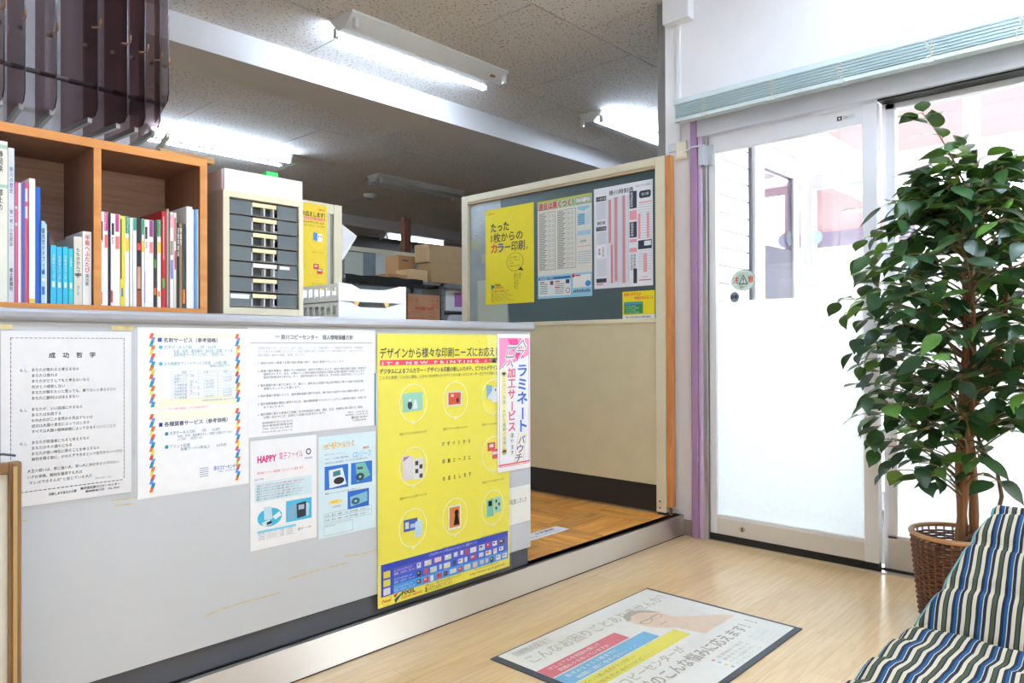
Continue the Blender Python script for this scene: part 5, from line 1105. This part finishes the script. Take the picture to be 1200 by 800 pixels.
# ================================================================== SOFA
def sofa_mat():
    k = NT('striped_sofa_fabric'); mp = k.coords()
    nz = k.n('ShaderNodeTexNoise', Scale=6., Detail=2.); k.l(mp, 'Vector', nz, 'Vector')
    sx = k.n('ShaderNodeSeparateXYZ'); k.l(mp, 'Vector', sx, 0)
    a = k.n('ShaderNodeMath', _operation='MULTIPLY_ADD'); k.l(nz, 'Fac', a, 0); a.inputs[1].default_value = .010; k.l(sx, 'Y', a, 2)
    d = k.n('ShaderNodeMath', _operation='DIVIDE'); k.l(a, 0, d, 0); d.inputs[1].default_value = .0435
    f = k.n('ShaderNodeMath', _operation='FRACT'); k.l(d, 0, f, 0)
    CRM, GRN, NAV, BLU = lin((226, 216, 186)), lin((84, 92, 70)), lin((44, 50, 72)), lin((38, 94, 144))
    r = k.ramp([(0, CRM), (.16, NAV), (.22, GRN), (.36, NAV), (.40, CRM), (.56, NAV), (.70, CRM), (.735, BLU), (.87, NAV)], 'CONSTANT'); k.l(f, 0, r, 'Fac')
    wv = k.n('ShaderNodeTexWave', Scale=260.); wv.bands_direction = 'X'; k.l(mp, 'Vector', wv, 'Vector')
    mx = k.n('ShaderNodeMixRGB', _blend_type='MULTIPLY', Fac=.25); k.l(r, 'Color', mx, 1); k.l(wv, 'Color', mx, 2); k.l(mx, 0, k.p, 'Base Color')
    k.p.inputs['Roughness'].default_value = .9; k.p.inputs['Specular IOR Level'].default_value = .15
    bp = k.n('ShaderNodeBump', Strength=.35, Distance=.0015); k.l(wv, 'Fac', bp, 'Height'); k.l(bp, 'Normal', k.p, 'Normal')
    return k.m
SOFA = sofa_mat(); TEALP = M('teal_piping', (110, 160, 160), .8)
so = thing('sofa', 'striped fabric sofa in cream, navy, green and blue by the window', 'sofa', (1.7, -.35, 0))
SY1, SY0 = .472, -1.25
def side_drop(y, r=.05):  # rounding towards both ends of the sofa
    d = min(SY1 - y, y - SY0); return 0 if d > r else r - math.sqrt(max(0, r * r - (r - d) ** 2))
prof = [(1.07, .06), (1.05, .12), (1.045, .22), (1.05, .33), (1.075, .395), (1.12, .42)] + [(1.12 + i * .0452, .428 + .010 * math.sin(i / 15 * math.pi)) for i in range(1, 15)] + [(1.785, .425), (1.80, .41), (1.802, .36), (1.80, .2), (1.80, .06)]
def seat_pt(i, y):
    x, z = prof[i]
    pk = .006 * math.sin(x * 46 + 2.5 * math.sin(y * 6)) + .003 * math.sin(x * 90 + y * 30) if .40 < z else 0
    return (x, y, max(.05, z + pk - side_drop(y, .03)))
NY = 70; ys = [SY0 + (SY1 - SY0) * (j / NY) for j in range(NY + 1)]
ys = sorted(set([round(y, 4) for y in ys] + [SY1 - .003, SY1 - .01, SY1 - .025, SY0 + .003, SY0 + .012]))
b = MB(); vs = [seat_pt(i, y) for i in range(len(prof)) for y in ys]; n = len(ys)
b.add(vs, [(i * n + j, i * n + j + 1, (i + 1) * n + j + 1, (i + 1) * n + j) for i in range(len(prof) - 1) for j in range(n - 1)])
for j in (0, n - 1):
    b.add([vs[i * n + j] for i in range(len(prof))], [tuple(range(len(prof)))])
b.build('seat_cushion', SOFA, so, 0, True)
# reclining backrest, three soft rolls, narrowing towards the top
bprof = [(1.79, .30), (1.80, .43), (1.835, .478), (1.875, .515), (1.91, .540), (1.945, .572), (1.985, .600), (2.02, .622), (2.055, .640), (2.085, .655), (2.115, .660), (2.14, .652), (2.165, .63), (2.185, .55), (2.20, .3), (2.20, .06)]
def back_w(i): return .455 - .098 * max(0, min(1, (bprof[i][1] - .43) / .22))
def back_pt(i, t):
    x, z = bprof[i]; w1 = back_w(i); y = SY0 + (w1 - SY0) * t; d = (w1 - y)
    roll = -.012 * max(0, math.cos((x - 1.875) * 2 * math.pi / .105)) ** 4 if z > .46 and x < 2.15 else 0
    rr = .018; dr = 0 if d > rr else rr - math.sqrt(max(0, rr * rr - (rr - d) ** 2))
    wob = .004 * math.sin(26 * y + x * 40)
    return (x - roll * .6 + dr * .5, y, z + roll + wob - dr)
b = MB(); ts = [j / 60 for j in range(61)]; ts = sorted(set(ts + [.994, .998])); n = len(ts)
# resample the profile more finely
fine = []
for i in range(len(bprof) - 1):
    for k_ in range(4): fine.append((bprof[i][0] + (bprof[i + 1][0] - bprof[i][0]) * k_ / 4, bprof[i][1] + (bprof[i + 1][1] - bprof[i][1]) * k_ / 4))
fine.append(bprof[-1]); bprof = fine
vs = [back_pt(i, t_) for i in range(len(bprof)) for t_ in ts]
b.add(vs, [(i * n + j, i * n + j + 1, (i + 1) * n + j + 1, (i + 1) * n + j) for i in range(len(bprof) - 1) for j in range(n - 1)])
for j in (0, n - 1): b.add([vs[i * n + j] for i in range(len(bprof))], [tuple(range(len(bprof)))])
b.build('backrest', SOFA, so, 0, True)
MB().tube([(back_pt(i, 1.0)[0], back_w(i) + .001, back_pt(i, 1.0)[2] + .002) for i in range(4, 48)], .004, 6).build('piping', TEALP, so, 0, True)
MB().tube([(prof[i][0], SY1 + .001, max(.06, seat_pt(i, SY1)[2]) + .001) for i in range(2, len(prof) - 3)], .004, 6).build('piping', TEALP, so, 0, True)
for x in (1.12, 2.12):
    for y in (SY0 + .08, SY1 - .16): MB().tube([(x, y, 0), (x, y, .075)], [.018, .024], 12).build('leg', M('dark_leg', (60, 44, 34), .5), so)

# ================================================================== FICUS IN A WICKER BASKET
PXY = Vector((3.2, .66))
fx = thing('potted_ficus', 'tall leafy ficus tree in a brown wicker basket by the window', 'potted plant', (PXY.x, PXY.y, 0))
BH, R0, R1 = .318, .124, .154
WK = M('brown_wicker', (104, 62, 40), .5, var=.25, scale=40); WK2 = M('light_wicker', (150, 100, 64), .5, var=.2, scale=40)
b = MB(); NR, NS, STK = 30, 96, 32
for r in range(NR):
    z = .012 + r * (BH - .02) / NR; rad = R0 + (R1 - R0) * z / BH
    pth = []
    for j in range(NS + 1):
        a_ = 2 * math.pi * j / NS; rr = rad + .004 * math.cos(a_ * STK / 2 + math.pi * (r % 2)); pth.append((PXY.x + rr * math.cos(a_), PXY.y + rr * math.sin(a_), z))
    b.tube(pth, .0046, 4, False)
o = b.build('wicker_weave', WK, fx, 0, True); o['kind'] = 'stuff'
b = MB()
for j in range(STK):
    a_ = 2 * math.pi * (j + .5) / STK; b.tube([(PXY.x + (R0) * math.cos(a_), PXY.y + R0 * math.sin(a_), .003), (PXY.x + R1 * math.cos(a_), PXY.y + R1 * math.sin(a_), BH)], .0036, 5)
o = b.build('wicker_stakes', WK2, fx, 0, True); o['kind'] = 'stuff'
MB().tube([(PXY.x + (R1 + .002) * math.cos(i * math.pi / 24), PXY.y + (R1 + .002) * math.sin(i * math.pi / 24), BH + .006) for i in range(49)], .009, 8, False).build('basket_rim', M('tan_cane', (190, 140, 92), .45, var=.1), fx, 0, True)
MB().lathe([(0, .002), (R0 - .008, .002), (R0 - .006, .004)], (PXY.x, PXY.y, 0), 32).build('basket_floor', WK, fx)
MB().lathe([(R0 - .01, .004), (R0 + (R1 - R0) * .55 - .01, BH * .55), (0, BH * .57)], (PXY.x, PXY.y, 0), 32).build('planting_foam', M('dark_moss', (60, 48, 36), .95, var=.3, scale=60), fx)
BARK = grain('ficus_bark', (112, 72, 46), (170, 116, 78), 'z', .75, 30.)
T0 = Vector((PXY.x + .03, PXY.y - .033, .17))
def trunk_pt(k, z):
    h = (z - .17) / 1.4; a_ = 2.1 * k + h * 4.5; r = .024 * (1 - .3 * h) * (1.15 if h < .35 else .8)
    return Vector((T0.x + r * math.cos(a_) + .012 * math.sin(h * 5), T0.y + r * math.sin(a_) + .01 * math.sin(h * 4 + 1), z))
for k in range(3):
    top = (1.62, 1.5, 1.36)[k]; zs = [.17 + (top - .17) * i / 26 for i in range(27)]
    MB().tube([trunk_pt(k, z) for z in zs], [.019 * (1 - .62 * i / 26) + .0012 * math.sin(i * 2.3 + k) for i in range(27)], 8).build('trunk', BARK, fx, 0, True)
# side stem that loops out to the right and a second upright stem
r_ = Vector((_R.x, _R.y, 0)).normalized(); f_ = Vector((_F.x, _F.y, 0)).normalized()
MB().tube([T0 + r_ * -.06 + Vector((0, 0, .13)) - f_ * .05, T0 + r_ * .0 + Vector((0, 0, .17)) - f_ * .05, T0 + r_ * .08 + Vector((0, 0, .22)) - f_ * .04, T0 + r_ * .115 + Vector((0, 0, .30)) - f_ * .02, T0 + r_ * .11 + Vector((0, 0, .40)), T0 + r_ * .06 + Vector((0, 0, .47)), T0 + r_ * .03 + Vector((0, 0, .55))], [.010, .009, .008, .008, .007, .007, .006], 8).build('side_stem', M('brown_twig', (118, 80, 60), .7), fx, 0, True)
MB().tube([T0 + Vector((0, 0, .62)), T0 + r_ * .10 + Vector((0, 0, .74)), T0 + r_ * .14 + Vector((0, 0, .95)), T0 + r_ * .17 + Vector((0, 0, 1.2))], [.012, .011, .01, .006], 8).build('side_stem', BARK, fx, 0, True)

def leaf_mesh(nm, L, W, bend, curl, mat):
    N = 7; vs = []; fs = []
    for i in range(N + 1):
        t = i / N; wd = W * (math.sin(math.pi * min(1, t * 1.02) ** .8) ** .85) * (1 if t < .8 else .8) * .5 if 0 < t < 1 else 0
        x = L * t; z = -bend * t * t * L
        for sgn in (-1, 0, 1): vs.append((x, sgn * wd, z + (curl * wd if sgn else 0)))
    for i in range(N):
        for c in (0, 1): fs.append((i * 3 + c, (i + 1) * 3 + c, (i + 1) * 3 + c + 1, i * 3 + c + 1))
    m = bpy.data.meshes.new(nm); m.from_pydata(vs, [], fs); m.update(); m.materials.append(mat)
    for p in m.polygons: p.use_smooth = True
    return m, vs, fs
def leafmat(nm, c, tl):
    k = NT(nm); mp = k.coords(); nz = k.n('ShaderNodeTexNoise', Scale=25.); k.l(mp, 'Vector', nz, 'Vector'); cc = lin(c)
    r = k.ramp([(.3, tuple(x * .75 for x in cc[:3]) + (1,)), (.7, tuple(min(1, x * 1.2) for x in cc[:3]) + (1,))]); k.l(nz, 'Fac', r, 'Fac'); k.l(r, 'Color', k.p, 'Base Color')
    k.p.inputs['Roughness'].default_value = .38
    t = k.n('ShaderNodeBsdfTranslucent', Color=lin(tl)); mx = k.n('ShaderNodeMixShader', Fac=.16); k.l(k.p, 0, mx, 1); k.l(t, 0, mx, 2); k.l(mx, 0, k.out, 'Surface'); return k.m
LM = [leafmat('ficus_leaf_dark', (34, 66, 40), (80, 120, 30)), leafmat('ficus_leaf_mid', (48, 88, 46), (110, 150, 40)), leafmat('ficus_leaf_light', (92, 138, 62), (150, 190, 60))]
LV = []
for i, (L, W, bd, cu) in enumerate(((.098, .060, .25, .12), (.088, .054, .45, .2), (.106, .064, .15, .05))):
    for j in range(3): LV.append(leaf_mesh('leaf', L, W, bd, cu, LM[j]) + (j,))
ENV = [(.50, .30), (.62, .33), (.74, .32), (.90, .41), (1.07, .45), (1.30, .45), (1.45, .38), (1.56, .31), (1.73, .20), (1.85, .12)]
def env(z):
    for (a0, r0), (a1, r1) in zip(ENV, ENV[1:]):
        if a0 <= z <= a1: return r0 + (r1 - r0) * (z - a0) / (a1 - a0)
    return .1
RG = random.Random(21); leaves = []; tw = MB()
def branch(root, tip, n, droop=.04, big=1.):
    mid = (root + tip) / 2 + Vector((RG.uniform(-.02, .02), RG.uniform(-.02, .02), .05 + RG.uniform(0, .04)))
    P = lambda t: root * (1 - t) ** 2 + mid * 2 * t * (1 - t) + tip * t * t - Vector((0, 0, droop * t * t))
    tw.tube([P(i / 6) for i in range(7)], [.0045 - .0005 * i for i in range(7)], 5)
    for i in range(n):
        t = .28 + .72 * (i + RG.uniform(-.3, .3)) / max(1, n - 1); t = min(1.02, max(.22, t)); p = P(t); d = (P(min(1, t + .05)) - P(max(0, t - .05))).normalized()
        side = d.cross(Vector((0, 0, 1))).normalized() * (1 if i % 2 else -1)
        dv = (d * RG.uniform(.3, .9) + side * RG.uniform(.5, 1.1) + Vector((0, 0, RG.uniform(-.75, .15)))).normalized()
        st = RG.uniform(.012, .03); q = p + dv * st; tw.tube([p, q], .0013, 4)
        if q.x > 3.56: continue
        up = Vector((RG.uniform(-.5, .5), RG.uniform(-.5, .5), 1)).normalized(); zx = (up - dv * up.dot(dv)).normalized(); yx = zx.cross(dv)
        sc = RG.uniform(.72, 1.12) * big
        m = Matrix(((dv.x * sc, yx.x * sc, zx.x * sc, q.x), (dv.y * sc, yx.y * sc, zx.y * sc, q.y), (dv.z * sc, yx.z * sc, zx.z * sc, q.z), (0, 0, 0, 1)))
        leaves.append(m)
NB = 200
for i in range(NB):
    zt = .56 + (1.80 - .56) * ((i + .5) / NB) ** .95; a_ = i * 2.39996 + RG.uniform(-.3, .3); R = env(zt) * RG.uniform(.72, 1.04)
    dx_ = r_ * math.cos(a_) + f_ * math.sin(a_)
    if zt < .78 and dx_.dot(r_) > -.2: continue
    zr = max(.46, min(1.5, zt - .10 - .12 * RG.random()))
    root = trunk_pt(i % 3, zr); tip = Vector((T0.x, T0.y, zt)) + dx_ * R
    tip.x = min(tip.x, 3.53)
    branch(root, tip, RG.randint(6, 9) if zt > .8 else RG.randint(4, 6))
topb = trunk_pt(0, 1.58)
branch(topb, Vector((T0.x, T0.y, 1.94)) - r_ * .17, 14, .0); branch(topb, Vector((T0.x, T0.y, 1.84)) - r_ * .02, 10, .0); branch(topb, Vector((T0.x, T0.y, 1.74)) + r_ * .14, 8, .02); branch(trunk_pt(1, 1.45), Vector((T0.x, T0.y, 1.62)) - r_ * .30, 8, .03)
tw.build('twigs', M('pale_twig', (138, 116, 82), .7), fx, 0, True)['kind'] = 'stuff'
leaves.sort(key=lambda m: (m.translation - Vector((0, 0, CAMH))).dot(_F))
rest = [MB(), MB(), MB()]
for i, m in enumerate(leaves):
    j = RG.choices((0, 1, 2), (6, 4, 1.6))[0]; v = RG.randrange(3) * 3 + j
    if i < 300: link('leaf', LV[v][0], fx, basis=m)
    else: rest[j].add([m @ Vector(p) for p in LV[v][1]], LV[v][2])
me = MB(); idx = []
for j in range(3): me.add(rest[j].v, rest[j].f); idx += [j] * len(rest[j].f)
mm = me.mesh('rear_foliage')
for j in range(3): mm.materials.append(LM[j])
mm.polygons.foreach_set('material_index', idx)
link('rear_foliage', mm, fx, smooth=True)['kind'] = 'stuff'
print('leaves', len(leaves), 'tris', sum(len(o.data.loop_triangles) or sum(len(p.vertices) - 2 for p in o.data.polygons) for o in SC.objects if o.type == 'MESH'))
